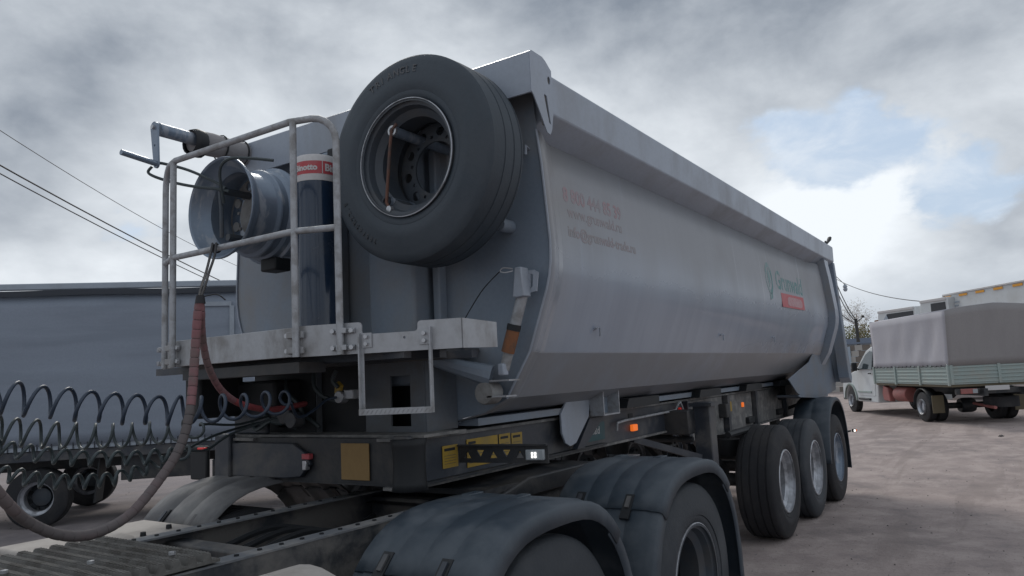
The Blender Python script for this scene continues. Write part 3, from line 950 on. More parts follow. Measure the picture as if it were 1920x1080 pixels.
def railing():
    r = thing_part('railing')
    zt, zm, zb = 2.885, 2.36, 1.785
    q1 = Vector((-5.335, .455, 0)); q2 = Vector((-5.335, -.495, 0))
    axR = Vector((.275, -.71, 0)).normalized(); axL = Vector((.275, .71, 0)).normalized()
    e2 = q2 + axR * .215; e1 = q1 + axL * .20
    def at(p, z): return Vector((p.x, p.y, z))
    top = [at(e1, zb)] + [at(e1, 2.2)] + [at(e1, zt - .12)]
    for k in range(1, 6):
        a = PI / 2 * k / 5
        p = e1 - axL * (.12 * (1 - math.cos(a)))
        top.append(at(p, zt - .12 + .12 * math.sin(a)))
    top += [at(q1 - axL * 0 + Vector((0, -.02, 0)), zt), at((q1 + q2) / 2, zt), at(q2 + Vector((0, .02, 0)), zt)]
    for k in range(5, 0, -1):
        a = PI / 2 * k / 5
        p = e2 - axR * (.12 * (1 - math.cos(a)))
        top.append(at(p, zt - .12 + .12 * math.sin(a)))
    top += [at(e2, zt - .12), at(e2, 2.2), at(e2, zb)]
    m_ = MB().tube(top, rr, 10)
    m_.build('railing_tube', M['galv'], TR, ang=50)
    MB().tube([at(e1, zm), at(q1, zm), at((q1 + q2) / 2, zm), at(q2, zm), at(e2, zm)], rr * .95, 10).build('mid_rail', M['galv'], TR, ang=50)
    for q in (q1, q2):
        MB().tube([at(q, zb), at(q, 2.3), at(q, zt)], rr, 10).build('railing_post', M['galv'], TR, ang=50)


def thing_part(n): return None


railing()

# telescopic cylinder
MB().lathe([(.001, 1.82), (.118, 1.82), (.118, 2.86), (.118, 2.90)], (-4.74, .01, 0), 'z', 40).build('hoist_cylinder', M['cyl'], TR, ang=50)
cap = MB().lathe([(.1195, 2.785), (.1205, 2.79), (.1205, 2.915), (.112, 2.935), (.05, 2.945), (.001, 2.945)], (-4.74, .01, 0), 'z', 40).build('cylinder_collar', M['offw'], TR, ang=50)
MB().lathe([(.1214, 2.822), (.1214, 2.895)], (-4.74, .01, 0), 'z', 40).build('red_band', M['red'], cap, ang=50)


def bent_text(name, body, size, r, c, a_start, z0, m, parent, bold=.002):
    cu = bpy.data.curves.new(name, 'FONT'); cu.body = body; cu.size = size; cu.offset = bold; cu.resolution_u = 3; cu.extrude = .0006
    me = curve_mesh(cu)
    me.name = name
    bm = bmesh.new(); bm.from_mesh(me)
    bmesh.ops.subdivide_edges(bm, edges=[e for e in bm.edges if e.calc_length() > .012], cuts=2)
    for v in bm.verts:
        a = a_start + v.co.x / r
        rr2 = r + v.co.z
        v.co = Vector((c[0] + rr2 * math.cos(a), c[1] + rr2 * math.sin(a), z0 + v.co.y))
    bm.to_mesh(me); bm.free()
    me.materials.clear(); me.materials.append(m)
    return link(name, me, parent)


bent_text('brand_print', 'Binotto', .046, .1225, (-4.74, .01), R_(165), 2.843, M['offw'], cap)
m_ = MB()
bent_text('brand_letter', 'Binotto', .056, .1225, (-4.74, .01), R_(250), 2.840, M['offw'], cap)
m_.lathe([(.1222, 2.823), (.1222, 2.894)], (-4.74, .01, 0), 'z', 2, R_(243), R_(245)); m_.build('band_gap', M['offw'], cap)
MB().tube([(-4.80, .105, 2.0), (-4.80, .105, 2.8)], .006, 6).build('guide_rod', M['silver'], TR)
# channels on the front wall either side of the cylinder
for (y0, y1, x1) in ((-.16, -.50, -4.52), (.17, .27, -4.48)):
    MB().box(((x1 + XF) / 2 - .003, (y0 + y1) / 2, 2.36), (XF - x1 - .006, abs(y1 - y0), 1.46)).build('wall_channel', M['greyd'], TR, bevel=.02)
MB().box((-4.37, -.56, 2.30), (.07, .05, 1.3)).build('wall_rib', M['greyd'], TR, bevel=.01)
MB().box((-4.42, .01, 2.99), (.16, .34, .20)).build('cylinder_head_bracket', M['dark'], TR, bevel=.01)
MB().box((-4.50, -.10, 2.93), (.10, .10, .18)).build('cylinder_yoke', M['grey'], TR, bevel=.01)

# spare tyre with rim, its carrier and tie rod
SC = Vector((-4.85, -.752, 2.768))
Rx = Matrix.Rotation(-PI / 2, 4, 'Z')      # wheel -y (outer) turned to -x


def wheel_part(name, mb_, m, parent, ctr, ang=35):
    for v in mb_.v:
        p = Rx @ v
        v.xyz = (p.x + ctr[0], p.y + ctr[1], p.z + ctr[2])
    return mb_.build(name, m, parent, ang=ang)


wc = (SC.x + .315 / 2 - .006, SC.y, SC.z)
spare = wheel_part('spare_wheel', MB().lathe([(.262, .155), (.235, .17), (.235, .178), (.26, .165), (.262, .155)], (0, 0, 0), 'y', 56), M['rimdark'], TR, wc)
wheel_part('tyre', tyre_mb(.532, .315, 96, grooves=(-.12, .12, .33), gd=.004), M['rubberl'], spare, wc, 40)
wheel_part('rim', MB().lathe(rim_prof(.300), (0, 0, 0), 'y', 64), M['rimdark'], spare, wc)
wheel_part('rim_lip', MB().lathe([(.2985, -.1565), (.3030, -.1555), (.3030, -.150), (.2985, -.149), (.2985, -.1565)], (0, 0, 0), 'y', 64), M['silver'], spare, wc)
holes = [circ((.195 * math.cos(2 * PI * (k + .2) / 10), .195 * math.sin(2 * PI * (k + .2) / 10)), .026, 14) for k in range(10)]
holes.append(circ((0, 0), .1405, 36))
holes += [circ((.1675 * math.cos(2 * PI * (k + .7) / 10), .1675 * math.sin(2 * PI * (k + .7) / 10)), .010, 8) for k in range(10)]
plate('rim_disc', circ((0, 0), .238, 48), holes, .012, frame((wc[0] + .10, SC.y, SC.z), (0, -1, 0), (0, 0, 1)), M['rimdark'], spare)


def ring_text(body, rad, a_mid, size, ctr, m, parent, name, bold=.001):
    """letters round the sidewall, facing -x"""
    n = len(body)
    step = size * .86 / rad
    for i, ch in enumerate(body):
        if ch == ' ': continue
        a = a_mid - (i - (n - 1) / 2) * step
        # in the picture, right is -y: angle measured from -y towards +z
        up = Vector((0, -math.cos(a), math.sin(a)))
        rt_ = Vector((0, -math.sin(a), -math.cos(a)))
        o_ = Vector(ctr) + up * rad
        text(name, ch, size, frame(tuple(o_), tuple(rt_), tuple(up)) @ Matrix.Translation((-size * .3, -size * .36, 0)), m, parent, ext=.0025, bold=bold)


tx = wc[0] - .315 * .4915
ring_text('TRIANGLE', .452, R_(98), .050, (tx + .0005, SC.y, SC.z), M['letter'], spare, 'raised_letter')
ring_text('385/65R22.5', .452, R_(222), .036, (tx + .0005, SC.y, SC.z), M['rubber'], spare, 'raised_letter')
# carrier: two rods through the rim, cross bar, arm to the wall
up1 = Vector((-4.80, SC.y + .11, SC.z + .17)); lo1 = Vector((-4.80, SC.y + .17, SC.z - .19))
for p in (up1, lo1):
    MB().tube([p, p + Vector((.46, 0, 0))], .027, 12).build('carrier_rod', M['rimgrey'], TR)
MB().tube([up1 + Vector((-.004, 0, 0)), up1 + Vector((-.004, 0, .001))], .02, 8).build('carrier_ring', M['bolt'], TR)
MB().lathe([(.017, -.006), (.028, -.006), (.028, .006), (.017, .006), (.017, -.006)], tuple(up1 + Vector((-.012, 0, 0))), 'x', 14).build('carrier_eye', M['bolt'], TR)
MB().lathe([(.017, -.006), (.028, -.006), (.028, .006), (.017, .006), (.017, -.006)], tuple(lo1 + Vector((-.008, 0, 0))), 'x', 14).build('carrier_eye', M['chassis'], TR)
MB().tube([up1 + Vector((-.018, -.035, .028)), up1 + Vector((-.020, 0, .0)), up1 + Vector((-.02, .018, -.12)), lo1 + Vector((-.02, -.02, .06)), lo1 + Vector((-.018, -.01, -.01)), lo1 + Vector((-.018, -.03, -.045))], .0085, 8).build('tie_rod', M['rustd'], TR)
MB().lathe([(.001, -.012), (.018, -.012), (.018, .012), (.001, .012)], tuple(lo1 + Vector((-.02, -.035, -.05))), 'x', 6).build('wing_nut', M['bolt'], TR)
MB().box((-4.345, SC.y + .16, SC.z), (.02, .10, .6)).build('carrier_mount', M['greyd'], TR, bevel=.01)
MB().lathe([(.001, -.10), (.03, -.10), (.036, -.09), (.036, .0), (.001, .0)], (-4.34, -1.03, 2.44), 'x', 16).build('tarp_roller', M['greyd'], TR, ang=40)

# bare rim stored on the left
RC = Vector((-4.98, .565, 2.71))
wc2 = (RC.x + .18, RC.y, RC.z)
b_ = wheel_part('bare_rim', MB().lathe([(.298, -.18), (.302, -.175), (.301, -.163), (.286, -.155), (.277, -.125), (.262, -.10), (.238, -.08), (.238, .02), (.246, .04), (.266, .05), (.270, .06), (.262, .07), (.262, .11),
                                        (.276, .125), (.284, .155), (.301, .163), (.302, .175), (.298, .18), (.29, .176), (.272, .15), (.262, .125), (.232, .05), (.228, -.075), (.252, -.105), (.27, -.13), (.288, -.172), (.298, -.18)],
                                       (0, 0, 0), 'y', 72), M['rimgrey'], TR, wc2, 28)
holes = [circ((.190 * math.cos(2 * PI * (k + .35) / 8), .190 * math.sin(2 * PI * (k + .35) / 8)), .030, 14) for k in range(8)]
holes.append(circ((0, 0), .1405, 36))
holes += [circ((.162 * math.cos(2 * PI * (k + .7) / 10), .162 * math.sin(2 * PI * (k + .7) / 10)), .011, 8) for k in range(10)]
plate('rim_disc', circ((0, 0), .232, 48), holes, .012, frame((wc2[0] + .075, RC.y, RC.z), (0, -1, 0), (0, 0, 1)), M['rimdisc'], b_)
m_ = MB().tube([(-4.92, RC.y + .05, RC.z + .12), (-4.34, RC.y + .05, RC.z + .12)], .022, 10)
m_.tube([(-4.90, RC.y + .03, RC.z - .16), (-4.34, RC.y + .03, RC.z - .16)], .022, 10)
m_.build('rim_carrier', M['rimdark'], TR)
MB().tube([(-4.94, RC.y + .05, RC.z + .13), (-4.95, RC.y + .02, RC.z), (-4.94, RC.y + .03, RC.z - .17)], .012, 8).build('tie_rod', M['rimdark'], TR)
MB().box((-4.62, RC.y - .05, RC.z - .31), (.12, .14, .08)).build('rim_stop', M['dark'], TR, bevel=.01)
MB().box((-4.45, RC.y, RC.z), (.22, .16, .5)).build('rim_mount', M['greyd'], TR, bevel=.01)

# tarpaulin tube with crank on the far top corner
m_ = MB().tube([(-5.10, .985, 3.245), (-4.40, .985, 3.235)], .040, 12)
tb = m_.build('tarp_tube', M['rimgrey'], TR, ang=50)
mm = []
for i in range(17):
    x = -4.86 + i * .12
    mm.append((x, 1.0 + .006 * math.sin(i * 2.1), 3.235 + .006 * math.sin(i * 1.3)))
MB().tube(mm, [.072 + .007 * math.sin(i * 2.7) + .004 * math.sin(i * 7) for i in range(17)], 14).build('rolled_tarpaulin', M['canvasr'], TR, ang=60)
MB().lathe([(.06, -.0), (.085, -.01), (.088, -.06), (.075, -.09)], (-4.80, .99, 3.22), 'x', 16).build('torn_tarp_edge', M['dark'], TR, solid=.006)
for k, xx in enumerate((-4.66, -4.50, -4.32)):
    MB().lathe([(.082, -.006), (.086, 0), (.082, .006)], (xx, 1.0, 3.235), 'x', 16).build('tarp_strap', M['dark'], TR, solid=.003)
m_ = MB()
pA = Vector((-5.115, .985, 3.248)); pB = Vector((-5.09, .985, 3.048))
out = []
for k in range(9):
    a = PI * k / 8
    out.append((.036 * math.cos(a), .036 * math.sin(a)))
for k in range(9):
    a = PI + PI * k / 8
    out.append((.024 * math.cos(a), -.235 + .024 * math.sin(a)))
ca = plate('crank_arm', out, [circ((-.002, -.115), .007, 10)], .012, frame((-5.125, .985, 3.25), (0, -1, 0), (0, 0, 1)) @ Matrix.Rotation(R_(6), 4, 'Z'), M['rimgrey'], TR)
MB().tube([(-5.115, .96, 3.018), (-5.345, .955, 3.04)], .017, 10).build('crank_handle', M['rimgrey'], TR, ang=50)
MB().lathe([(.001, -.01), (.014, -.01), (.014, .004), (.001, .004)], (-5.135, .985, 3.25), 'x', 8).build('crank_bolt', M['bolt'], TR)
# straps from the crank into the rim
MB().tube(smooth_path([(-5.11, .985, 3.03), (-5.10, .93, 3.02), (-5.02, .80, 2.97), (-4.95, .64, 2.88), (-4.94, .56, 2.83)], 6), .009, 6).build('crank_tie', M['hosegreen'], TR)
MB().tube(smooth_path([(-5.13, 1.0, 3.01), (-5.14, 1.02, 2.97), (-5.09, .93, 2.92), (-5.02, .78, 2.87), (-4.95, .60, 2.83), (-4.93, .54, 2.81)], 6), .009, 6).build('crank_tie', M['hosegreen'], TR)
MB().tube(smooth_path([(-4.95, .56, 2.74), (-5.02, .50, 2.90), (-5.04, .40, 2.95), (-4.98, .30, 2.95), (-4.90, .18, 2.93)], 6), .009, 6).build('crank_tie', M['hosegreen'], TR)

# stabiliser arm, strut with orange sleeve, latch boxes on the front wall
MB().tube([(-4.55, -.62, 1.765), (-4.48, -.80, 1.70), (-4.42, -.92, 1.66)], [.03, .045, .06], 10).build('latch_arm', M['greyd'], TR)
MB().lathe([(.001, -.05), (.055, -.05), (.06, -.04), (.06, .04), (.055, .05), (.001, .05)], (-4.42, -.90, 1.575), 'x', 20).build('latch_roller', M['rimdisc'], TR, ang=40)
m_ = MB().box((-4.42, -1.0, 1.635), (.10, .12, .008)); m_.box((-4.42, -.98, 1.555), (.10, .12, .008)); m_.build('latch_plates', M['alu'], TR)
MB().box((-4.45, -1.015, 1.69), (.05, .035, .06)).build('latch_block', M['grey'], TR, bevel=.006)
MB().tube([(-4.42, -1.135, 2.06), (-4.42, -1.07, 1.88), (-4.43, -1.01, 1.69)], [.030, .030, .026], 12).build('strut_tube', M['galv'], TR)
MB().tube([(-4.425, -1.072, 1.885), (-4.43, -1.035, 1.775)], .035, 12).build('strut_sleeve', M['rust'], TR)
MB().tube([(-4.424, -1.080, 1.915), (-4.425, -1.072, 1.885)], .037, 12).build('strut_ring', M['dark'], TR)
lb = MB().prism([(-1.175, 2.05), (-1.13, 2.045), (-1.105, 2.05), (-1.125, 2.20), (-1.165, 2.20)], 'x', -4.47, -4.40).build('latch_box', M['grey'], TR, bevel=.006)
fr = frame((-4.40, 0, 0), (0, -1, 0), (0, 0, 1))
plate('latch_side', [(1.165, 2.07), (1.21, 2.075), (1.225, 2.17), (1.20, 2.185), (1.165, 2.185)], [[(1.172, 2.09), (1.188, 2.10), (1.195, 2.16), (1.18, 2.17)]], .01, fr, M['grey'], TR)
MB().tube(smooth_path([(-4.46, -1.11, 2.195), (-4.47, -1.06, 2.205), (-4.47, -1.04, 2.19), (-4.47, -1.07, 2.18), (-4.46, -1.11, 2.185)], 5), .004, 6).build('snap_hook', M['bolt'], TR)
MB().tube(smooth_path([(-4.47, -1.045, 2.195), (-4.45, -.90, 2.10), (-4.42, -.73, 1.93)], 6), .003, 5).build('safety_wire', M['cable'], TR)

# side marker arm with perforations and lit lamp
hl = []
for k in range(5):
    cx = .045 + k * .075
    if k % 2 == 0: hl.append([(cx - .022, 1.232), (cx + .022, 1.232), (cx, 1.27)])
    else: hl.append([(cx - .022, 1.275), (cx + .022, 1.275), (cx, 1.237)])
fr = frame((-4.38, -.665, 0), (.20, -.98, 0), (0, 0, 1))
plate('marker_arm', [(0, 1.21), (.50, 1.205), (.50, 1.295), (0, 1.298)], hl, .012, fr, M['black'], TR)
MB().bar(fr @ Vector((.0, 1.302, .02)), fr @ Vector((.50, 1.30, .02)), .03, .008).build('marker_arm_flange', M['black'], TR)
lm = MB().bar(fr @ Vector((.385, 1.25, .02)), fr @ Vector((.485, 1.25, .02)), .03, .055).build('marker_lamp', M['lampG'], TR, bevel=.006)
for q in (.42, .437):
    for z_ in (1.242, 1.258):
        MB().bar(fr @ Vector((q, z_, .037)), fr @ Vector((q + .009, z_, .037)), .006, .012).build('led', M['lampW'], lm)

# labels on the beam
yb = -.6615
for (x0, x1, z0, z1, m) in [(a_ - .075, b_ - .075, c_, d_, e_) for a_, b_, c_, d_, e_ in ((-4.455, -4.325, 1.195, 1.31, 'yellow'), (-4.245, -3.95, 1.175, 1.325, 'yellow'), (-3.935, -3.82, 1.20, 1.325, 'yellow'), (-3.805, -3.69, 1.20, 1.32, 'yellow'),
                            (-1.36, -1.05, 1.165, 1.225, 'tan'))]:
    lb = MB().prism([(x0, z0), (x1, z0), (x1, z1), (x0, z1)], 'y', yb - .001, yb - .004).build('warning_label', M[m], TR)
    if x0 < -3:
        MB().prism([(x0 + .015, z1 - .028), (x0 + (x1 - x0) * .8 if x1 - x0 < .2 else x0 + .08, z1 - .028), (x0 + (x1 - x0) * .8 if x1 - x0 < .2 else x0 + .08, z1 - .014), (x0 + .015, z1 - .014)], 'y', yb - .004, yb - .006).build('label_print', M['dark'], lb)
        for k in range(4):
            zz_ = z0 + .02 + k * (z1 - z0 - .06) / 4
            MB().prism([(x0 + .015, zz_), (x1 - .02, zz_), (x1 - .02, zz_ + .003), (x0 + .015, zz_ + .003)], 'y', yb - .004, yb - .0052).build('label_print', M['olive'], lb)
tl = MB().prism([(-3.02, 1.175), (-2.66, 1.175), (-2.66, 1.30), (-3.02, 1.30)], 'y', yb - .001, yb - .004).build('teal_label', M['tealp'], TR)
text('label_lettering', 'grunwald', .075, frame((-3.02, yb - .005, 1.22), (1, 0, 0), (0, 0, 1)), M['offw'], tl)
am = MB().box((-2.18, -.678, 1.215), (.085, .03, .05)).build('amber_marker', M['orangeG'], TR, bevel=.006)
MB().box((.70, -.675, 1.23), (.05, .02, .05)).build('amber_marker', M['orangeG'], TR, bevel=.005)
MB().lathe([(.001, -.01), (.025, -.01), (.025, .01), (.001, .01)], (-1.16, -.67, 1.285), 'y', 14).build('red_reflector', M['redG'], TR)
MB().box((.25, -.672, 1.235), (.13, .006, .10)).build('valve_label', M['yellow'], TR)
MB().box((-.05, -.70, 1.21), (.10, .10, .14)).build('valve_block', M['black'], TR, bevel=.01)
# landing gear crank stowed along the beam
MB().tube([(-2.53, -.70, 1.22), (-2.52, -.70, 1.275), (-2.38, -.70, 1.285), (-1.35, -.70, 1.295), (-1.28, -.70, 1.345), (-1.22, -.70, 1.36)], .010, 8).build('leg_crank', M['galv'], TR)
MB().tube([(-1.22, -.70, 1.36), (-1.15, -.70, 1.27)], .010, 8).build('leg_crank_grip', M['galv'], TR)
MB().box((-2.2, -.63, 1.30), (.08, .07, .05)).build('crank_clip', M['dark'], TR)

# landing legs
for s in (1, -1):
    lg = MB().box((-1.28, -.93 * s, .97), (.15, .15, .78)).build('landing_leg', M['chassis'], TR, bevel=.01)
    MB().box((-1.28, -.93 * s, .66), (.11, .11, .40)).build('inner_leg', M['chassis'], lg)
    MB().box((-1.28, -.93 * s, 1.34), (.20, .20, .03)).build('leg_head', M['chassis'], lg)
    MB().box((-1.28, -.93 * s, .45), (.28, .24, .03)).build('foot', M['chassis'], lg, bevel=.005)
    MB().box((-1.40, -.74 * s, 1.20), (.22, .26, .20)).build('leg_bracket', M['black'], TR, bevel=.01)
    MB().bar((-1.38, -.90 * s, .9), (-2.1, -.62 * s, 1.12), .05, .05).build('leg_brace', M['chassis'], TR)
MB().tube([(-1.38, -.85, 1.05), (-1.38, .85, 1.05)], .025, 8).build('leg_shaft', M['black'], TR)

# axles and wheels
for i in range(3):
    ax_ = 1.31 * i
    z0 = .525 - .027 * ax_
    MB().tube([(ax_, -.85, z0), (ax_, .85, z0)], .065, 12).build('axle', M['black'], TR)
    for s in (1, -1):
        MB().lathe([(.001, 0), (.12, 0), (.13, .05), (.13, .16), (.001, .16)], (ax_, -.62 * s - .08, z0 + .24), 'z', 16).build('air_spring', M['dark'], TR)
        MB().bar((ax_ - .45, -.62 * s, .86), (ax_ + .1, -.62 * s, z0 + .05), .08, .07).build('trailing_arm', M['black'], TR)
        MB().prism([(ax_ - .56, .98), (ax_ - .38, .98), (ax_ - .41, .80), (ax_ - .51, .80)], 'y', -.58 * s, -.67 * s).build('hanger', M['black'], TR)
w0 = None
for i in range(3):
    for s in (-1, 1):
        ax_ = 1.31 * i
        p = (ax_, s * 1.082, .527 - .0265 * ax_)
        wheel(TR, p, side=s, rim='silver' if i < 2 else 'rimgrey', tyre='rubber' if i == 1 else 'rubberd', disc_y=.24, hubm='rimdark')
# rear fender over the third axle


def fender_strip(name, cx, cz, y0, y1, path, m, parent, lip=.05, ridges=3, th=.006, inner_lip=True, rh=.008):
    """moulded plastic fender: path in xz about (cx, cz), ridged across its width, with turned-down outer lips"""
    W = abs(y1 - y0)
    sg = 1 if y1 > y0 else -1
    cross = [(0, -lip), (.0, -.012), (.012, 0)]
    n = ridges
    for k in range(n):
        a = .05 + (W - .1) * (k + .18) / n; b2 = .05 + (W - .1) * (k + .82) / n
        cross += [(a - .02, .0), (a, rh), (b2, rh), (b2 + .02, .0)]
    cross += [(W - .012, 0), (W, -.012), (W, -lip if inner_lip else -.014)]
    P = [Vector((cx + q[0], 0, cz + q[1])) for q in path]
    mm = MB()
    for i, p in enumerate(P):
        t_ = (P[min(i + 1, len(P) - 1)] - P[max(i - 1, 0)]).normalized()
        nrm_ = Vector((-t_.z, 0, t_.x))
        if nrm_.dot(p - Vector((cx, 0, cz))) < 0: nrm_ = -nrm_
        for a, h in cross:
            mm.v.append(Vector((0, y0 + sg * a, 0)) + p + nrm_ * h)
    k = len(cross)
    for i in range(len(P) - 1):
        for j in range(k - 1): mm.f.append((i * k + j, i * k + j + 1, (i + 1) * k + j + 1, (i + 1) * k + j))
    mm.mi = [0] * len(mm.f)
    return mm.build(name, m, parent, solid=th, ang=50)


for s in (1, -1):
    path = [(-.66, -.05), (-.64, .20), (-.54, .44), (-.38, .60), (-.18, .68), (.06, .70), (.26, .655), (.44, .53), (.56, .33), (.62, .08), (.64, -.16), (.64, -.25)]
    path = [tuple(v) for v in [(q.x, q.z) for q in smooth_path([(a, 0, b2) for a, b2 in path], 3)]]
    fn = fender_strip('wheel_fender', 2.62, .50, -1.285 * s, -.86 * s, path, M['fender'], TR, lip=.045, ridges=2)
    MB().bar((2.62, -.62 * s, 1.05), (2.62, -.9 * s, 1.15), .04, .04).build('fender_stay', M['dark'], TR)
    MB().box((3.30, -1.20 * s, .43), (.04, .10, .12)).build('side_buffer', M['dark'], TR, bevel=.01)
MB().tube([(-.75, -.95, 1.03), (.2, -.95, 1.03)], .03, 8).build('side_guard_bar', M['dark'], TR)
MB().box((3.6, 0, .62), (.10, 2.3, .12)).build('rear_bumper', M['black'], TR)

# lettering on the side wall
tilt = Vector((0, .03, 1)).normalized()


def wall_frame(x, z):
    # outward position of the wall at height z
    for (y0, z0), (y1, z1) in zip(prof[:-1], prof[1:]):
        if z0 >= z >= z1:
            f_ = (z0 - z) / (z0 - z1)
            y = y0 + (y1 - y0) * f_
            up = Vector((0, y0 - y1, z0 - z1)).normalized()
            return frame((x, y + wall_in(max(x, -3.9), z) - .0047, z), (1, 0, 0), tuple(up))
text('phone_print', '8 800 444 85 39', .118, wall_frame(-3.99, 2.625), M['fred'], TR, ext=.0003, bold=.003, sx=.98)
text('web_print', 'www.grunwald.ru', .095, wall_frame(-3.96, 2.535), M['fred2'], TR, ext=.0003, bold=.001, sx=1.05)
text('mail_print', 'info@grunwald-trade.ru', .088, wall_frame(-3.98, 2.42), M['fred2'], TR, ext=.0003, bold=.002, sx=1.06)
text('maker_print', 'Grunwald', .285, wall_frame(.58, 2.46), M['teal'], TR, ext=.0003, bold=.006, sx=1.09)
fr = wall_frame(.32, 2.545)
ring = [(.13 * math.cos(a), .17 * math.sin(a)) for a in [2 * PI * k / 32 for k in range(32)]]
plate('maker_emblem', ring, [[(x * .72, y * .72) for x, y in ring]], .002, fr, M['teal'], TR)
plate('emblem_leaf', [(-.02, -.10), (.05, -.02), (.05, .06), (.0, .11), (-.05, .05), (-.05, -.03)], [], .002, fr, M['teal'], TR)
plate('emblem_drop', [(-.05, -.23), (.04, -.21), (.05, -.15), (-.06, -.16)], [], .002, fr, M['teal'], TR)
fr = wall_frame(0, 2.345)
fr.translation.x = .24
rp = plate('red_panel', [(.49, -.08), (1.56, -.068), (1.56, .085), (.49, .075)], [], .002, fr, M['red'], TR)
plate('panel_print', [(.74, -.045), (.82, -.055), (1.40, -.05), (1.46, -.02), (1.44, .04), (1.32, .052), (.84, .048), (.75, .03)], [], .0015, fr @ Matrix.Translation((0, 0, .002)), M['pale'], rp)

# ------------------------------------------------------------------ TRACTOR
TC = thing('truck_tractor', 'dark chassis of the truck tractor with black twin-axle fenders under the trailer nose', 'truck', (-3.62, -.43, 0), R_(-1.2))
# local frame: rear axle at x=0, front towards -x, far side +y
for s in (1, -1):
    y0 = .385 * s
    MB().prism([(1.0, .80), (1.15, .86), (1.15, 1.04), (-5.5, 1.04), (-5.5, .80)], 'y', y0 - .004, y0 + .004).build('frame_rail', M['rail'], TC)
    fl = y0 - .035 * s
    MB().box((-2.2, fl, 1.044), (6.7, .085, .008)).build('rail_top_flange', M['railtop'], TC)
    MB().box((-2.2, fl, .80), (6.5, .085, .008)).build('rail_low_flange', M['rail'], TC)
    m_ = MB()
    for k in range(34):
        m_.lathe([(.010, 0), (.010, .006), (.001, .006)], (-.5 - k * .10, fl, 1.048), 'z', 6)
    m_.build('rail_rivets', M['dark'], TC, kind='stuff')
for cx in (-5.0, -4.2, -3.1, -2.0, -.75, .3):
    MB().box((cx, 0, .93), (.10, .76, .16)).build('cross_member', M['rail'], TC, bevel=.01)
# fifth wheel and its mount
MB().prism([(-.85, .98), (-.35, 1.085), (.42, 1.085), (.50, .98)], 'y', -.42, .42).build('fifth_wheel', M['black'], TC, bevel=.01)
MB().box((-.2, 0, 1.055), (1.1, .80, .03)).build('mounting_plate', M['black'], TC)
for k in range(3):
    MB().tube(smooth_path([(-1.9, .15 - .12 * k, .98), (-1.6, .20 - .12 * k, 1.0), (-1.3, .1 - .1 * k, .93), (-1.0, .16 - .12 * k, .95)], 6), .016, 6).build('chassis_hose', M['dark'], TC)
MB().lathe([(.001, -.20), (.11, -.20), (.125, -.17), (.125, .17), (.11, .20), (.001, .20)], (-1.45, -.02, .84), 'y', 20).build('air_tank', M['rail'], TC, ang=40)
MB().lathe([(.30, -.12), (.30, .12)], (-1.4, 0, .62), 'y', 20, 0, PI).build('axle_bowl', M['black'], TC, solid=.01)
# wheels: twin tyres each side on two axles
AX = (0.02, -1.42)
for ax_ in AX:
    MB().tube([(ax_, -.9, .52), (ax_, .9, .52)], .09, 12).build('axle', M['black'], TC)
    for s in (-1, 1):
        wheel(TC, (ax_, s * 1.085, .515), R=.515, w_=.30, side=s, rim='rimdark', tyre='rubberd' if s > 0 else 'rubber', disc_y=.14)
        MB().lathe([(.2995, -.002), (.3045, 0), (.3045, .006), (.2995, .007), (.2995, -.002)], (ax_, s * (1.085 + .138), .515), 'y', 56).build('rim_lip', M['silver'], TC)
        tyre_mb(.515, .30, 40).build('inner_tyre', M['rubberd'], TC, loc=(ax_, s * .755, .515))
# fenders
for A0 in AX:
    for s in (-1, 1):
        mt = M['fender'] if s < 0 else M['fenderd']
        ax_ = A0 + (.26 if s > 0 and A0 < -1 else 0)
        p_ = [(-.66, -.14), (-.645, .10), (-.585, .33), (-.45, .52), (-.26, .622), (.0, .645), (.26, .622), (.45, .52), (.585, .33), (.645, .10), (.66, -.14)]
        sp = [(q.x, q.z) for q in smooth_path([(a, 0, b2) for a, b2 in p_], 3)]
        n3 = len(sp) // 3
        y0, y1 = s * 1.265, s * .66
        top = fender_strip('fender', ax_, .50, y0, y1, sp[n3 - 2:2 * n3 + 3], mt, TC, lip=.07, ridges=4 if s < 0 else 3, inner_lip=False, rh=.008 if s < 0 else .016)
        fender_strip('fender_end', ax_, .50, y0 - s * .008, y1 - s * .008, [(a * .985, b2 * .985) for a, b2 in sp[:n3]], mt, top, lip=.07, ridges=4 if s < 0 else 3, inner_lip=False, rh=.008 if s < 0 else .016)
        fender_strip('fender_end', ax_, .50, y0 - s * .008, y1 - s * .008, [(a * .985, b2 * .985) for a, b2 in sp[2 * n3 + 1:]], mt, top, lip=.07, ridges=4 if s < 0 else 3, inner_lip=False, rh=.008 if s < 0 else .016)
        # latch slots near the joints
        for sx in (-1, 1):
            for yy in (.80, 1.08):
                a_ = R_(90 + sx * 46)
                c_ = Vector((ax_ + .69 * math.cos(a_), s * yy, .50 + .69 * math.sin(a_)))
                t_ = Vector((-math.sin(a_), 0, math.cos(a_)))
                u_ = Vector((math.cos(a_), 0, math.sin(a_)))
                q = MB().bar(c_ - t_ * .07, c_ + t_ * .07, .05, .012, tuple(u_))
                sl_ = q.build('latch_slot', M['dark'], top)
                MB().bar(c_ - t_ * .055 + u_ * .008, c_ + t_ * .01 + u_ * .008, .022, .012, tuple(u_)).build('latch', M['chassis'], top)
        for yy in (.75, 1.0):
            MB().box((ax_ + .12, s * yy, 1.152), (.10, .05, .012)).build('fender_fixing', mt, top, bevel=.005)
